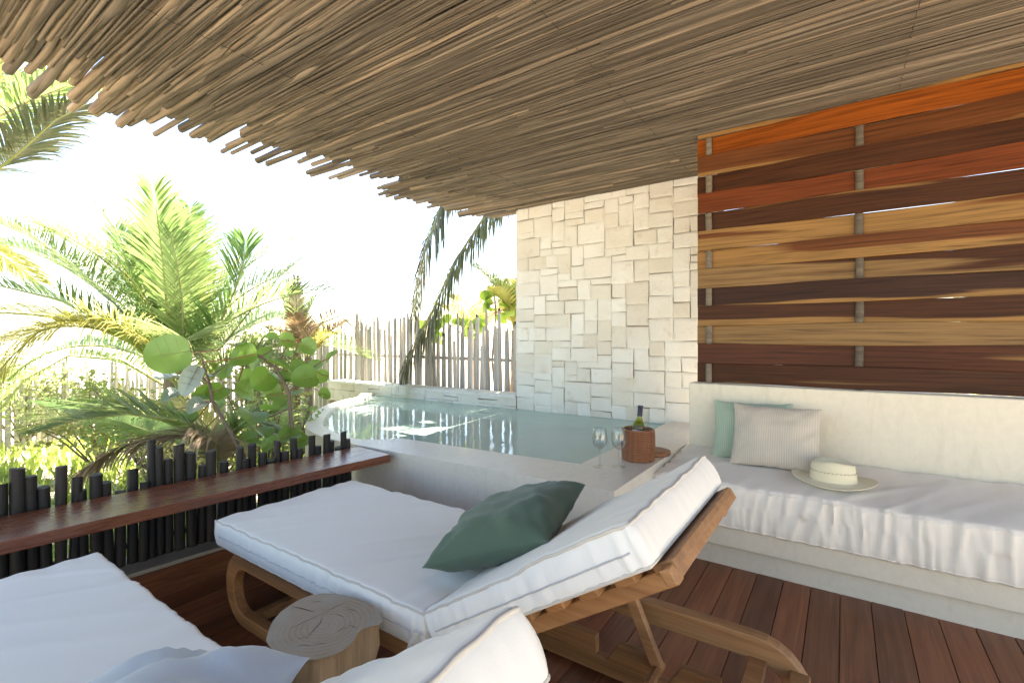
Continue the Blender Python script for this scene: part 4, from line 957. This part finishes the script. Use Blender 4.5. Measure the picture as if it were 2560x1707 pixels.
# --- leafy shrubs
def shrub(label, ctr, rad, count, lsz, mat, seed, cat='shrub', group=None, name='leafy_shrub'):
    rg = random.Random(seed); t = thing(name, label, cat, (ctr.x, ctr.y, -.3), group); vs = []; fs = []; base = Vector((ctr.x, ctr.y, -.3))
    tips = []
    for k in range(16):
        while True:
            q = Vector((rg.uniform(-1, 1), rg.uniform(-1, 1), rg.uniform(-.8, 1)))
            if .35 < q.length < 1: break
        tips.append(ctr + Vector((q.x*rad[0], q.y*rad[1], q.z*rad[2])))
    parts = []
    for tp in tips:
        mid = base.lerp(tp, .5) + Vector((rg.uniform(-.1, .1), rg.uniform(-.1, .1), .1)); parts.append(tube([base, mid, tp], [.012, .008, .003], 5))
        for k in range(count//16):
            s = rg.random()**.7; c_ = (mid.lerp(tp, s)) + Vector((rg.gauss(0, rad[0]*.16), rg.gauss(0, rad[1]*.16), rg.gauss(0, rad[2]*.15)))
            d = Vector((rg.gauss(0, 1), rg.gauss(0, 1), rg.gauss(.2, .6))).normalized(); wv_ = d.cross(Vector((rg.gauss(0, 1), rg.gauss(0, 1), rg.gauss(0, 1)))).normalized(); l = lsz*rg.uniform(.6, 1.3); b = len(vs)
            vs += [c_, c_ + d*l*.5 + wv_*l*.26, c_ + d*l + Vector((0, 0, -l*.15)), c_ + d*l*.5 - wv_*l*.26]; fs.append((b, b+1, b+2, b+3))
    mk('stems', *join(parts), M['stem'], t); mk('crown', vs, fs, M[mat], t); return t
shrub('feathery light green shrub under the big palm', at(390, 1000, 4.6), (.7, .5, .4), 1900, .055, 'bush2', 1)
shrub('tangle of yellowish dry foliage below the hanging yellow frond', at(250, 1010, 5.4), (.7, .5, .4), 1100, .09, 'bush', 2)
shrub('fine leaved green shrub behind the sea grapes', at(640, 930, 4.9), (.6, .5, .42), 1500, .06, 'bush', 3)
shrub('light green trailing shrub at the bend of the palisade', at(680, 790, 6.4), (.55, .5, .22), 500, .06, 'bush2', 4)
shrub('small green shrub between the low palm and the far palisade', at(130, 1010, 7.2), (.6, .5, .3), 700, .07, 'bush', 6)
shrub('airy light green shrub in front of the far palisade', at(60, 960, 6.6), (.8, .6, .45), 1500, .07, 'bush2', 41)
shrub('low yellowish green shrub behind the low palm', at(480, 1090, 4.0), (.55, .45, .32), 1300, .055, 'bush', 42)
shrub('low light green shrub beside the rounded pool end', at(690, 1050, 4.0), (.32, .35, .30), 900, .05, 'bush2', 43)
for i, (py, dd, sx) in enumerate(((2150, 6.2, -.4), (2480, 5.6, -1.8), (1900, 6.6, 1.0))):
    p = Vector((6.0 + .3*i, sx, 1.0 + .3*i)); shrub(['dense green bush glimpsed through the screen near its middle', 'green bush glimpsed through the far end of the screen', 'green bush beyond the end of the tall stone wall'][i], p, (.7, .9, .9), 1500, .10, 'bush', 20+i)
# strap-leaved plants close behind the railing
def straps(label, p, n_, L, seed, mat='strap', wd=.03):
    rg = random.Random(seed); t = thing('strap_plant', label, 'plant', (p.x, p.y, -.3), 'strap-leaved plants behind the railing')
    for k in range(n_):
        az = rg.uniform(0, 6.28); pts = arc(p, az, R(rg.uniform(55, 86)), L*rg.uniform(.6, 1.1), R(rg.uniform(40, 100)), 8); vs = []
        for q, pt in enumerate(pts):
            s_ = Vector((-math.sin(az), math.cos(az), 0))*wd*[.5, .8, 1, 1, .95, .8, .6, .35, .05][q]*.5; vs += [pt - s_ + Vector((0, 0, .004)), pt, pt + s_ + Vector((0, 0, .004))]
        fs = []
        for q in range(8): fs += [(q*3, q*3+1, q*3+4, q*3+3), (q*3+1, q*3+2, q*3+5, q*3+4)]
        mk('leaf', vs, fs, M[mat if rg.random() < .75 else 'palm_yellow'], t, smooth=True)
for i, (px, py, D, n_, L, lb_) in enumerate(((300, 1200, 2.75, 12, .6, 'clump of bright strap leaves behind the railing under the dry frond'), (480, 1180, 3.0, 14, .55, 'clump of strap leaves behind the railing left of the low palm stem'), (640, 1130, 3.4, 16, .6, 'bright strap leaves between the two sea grape stems'),
        (80, 1230, 2.7, 12, .6, 'strap leaves behind the far end of the ledge away from the pool'), (590, 1080, 4.0, 16, .7, 'tall yellowish strap leaves behind the sea grape shrubs'), (700, 1050, 4.2, 18, .6, 'reddish tipped strap leaves below the palisade by the pool end'), (770, 1010, 4.9, 14, .55, 'strap leaves between the pool end and the palisade'))):
    p = at(px, py, D); p.z = -.3 + .02; straps(lb_, p, n_, L*1.35, 60+i)
# ground cover of low leaves
rg = random.Random(99); vs = []; fs = []
for k in range(9000):
    x = rg.uniform(-2.5, 4.4); y = rg.uniform(2.95, 9.0)
    if x > 1.95 and y < 5.1: continue
    b = len(vs); az = rg.uniform(0, 6.28); h = rg.uniform(.04, .22); l = rg.uniform(.03, .12); w_ = rg.uniform(.008, .022); s_ = Vector((-math.sin(az), math.cos(az), 0))*w_
    p = Vector((x, y, -.3)); q = p + Vector((math.cos(az)*l*.4, math.sin(az)*l*.4, h*.7)); e = p + Vector((math.cos(az)*l, math.sin(az)*l, h))
    vs += [p-s_*.5, p+s_*.5, q+s_, q-s_, e]; fs += [(b, b+1, b+2, b+3), (b+3, b+2, b+4)]
gc = mk('ground_cover', vs, fs, M['strap']); tag(gc, 'low green leaves covering the garden sand', 'ground cover', kind='stuff')
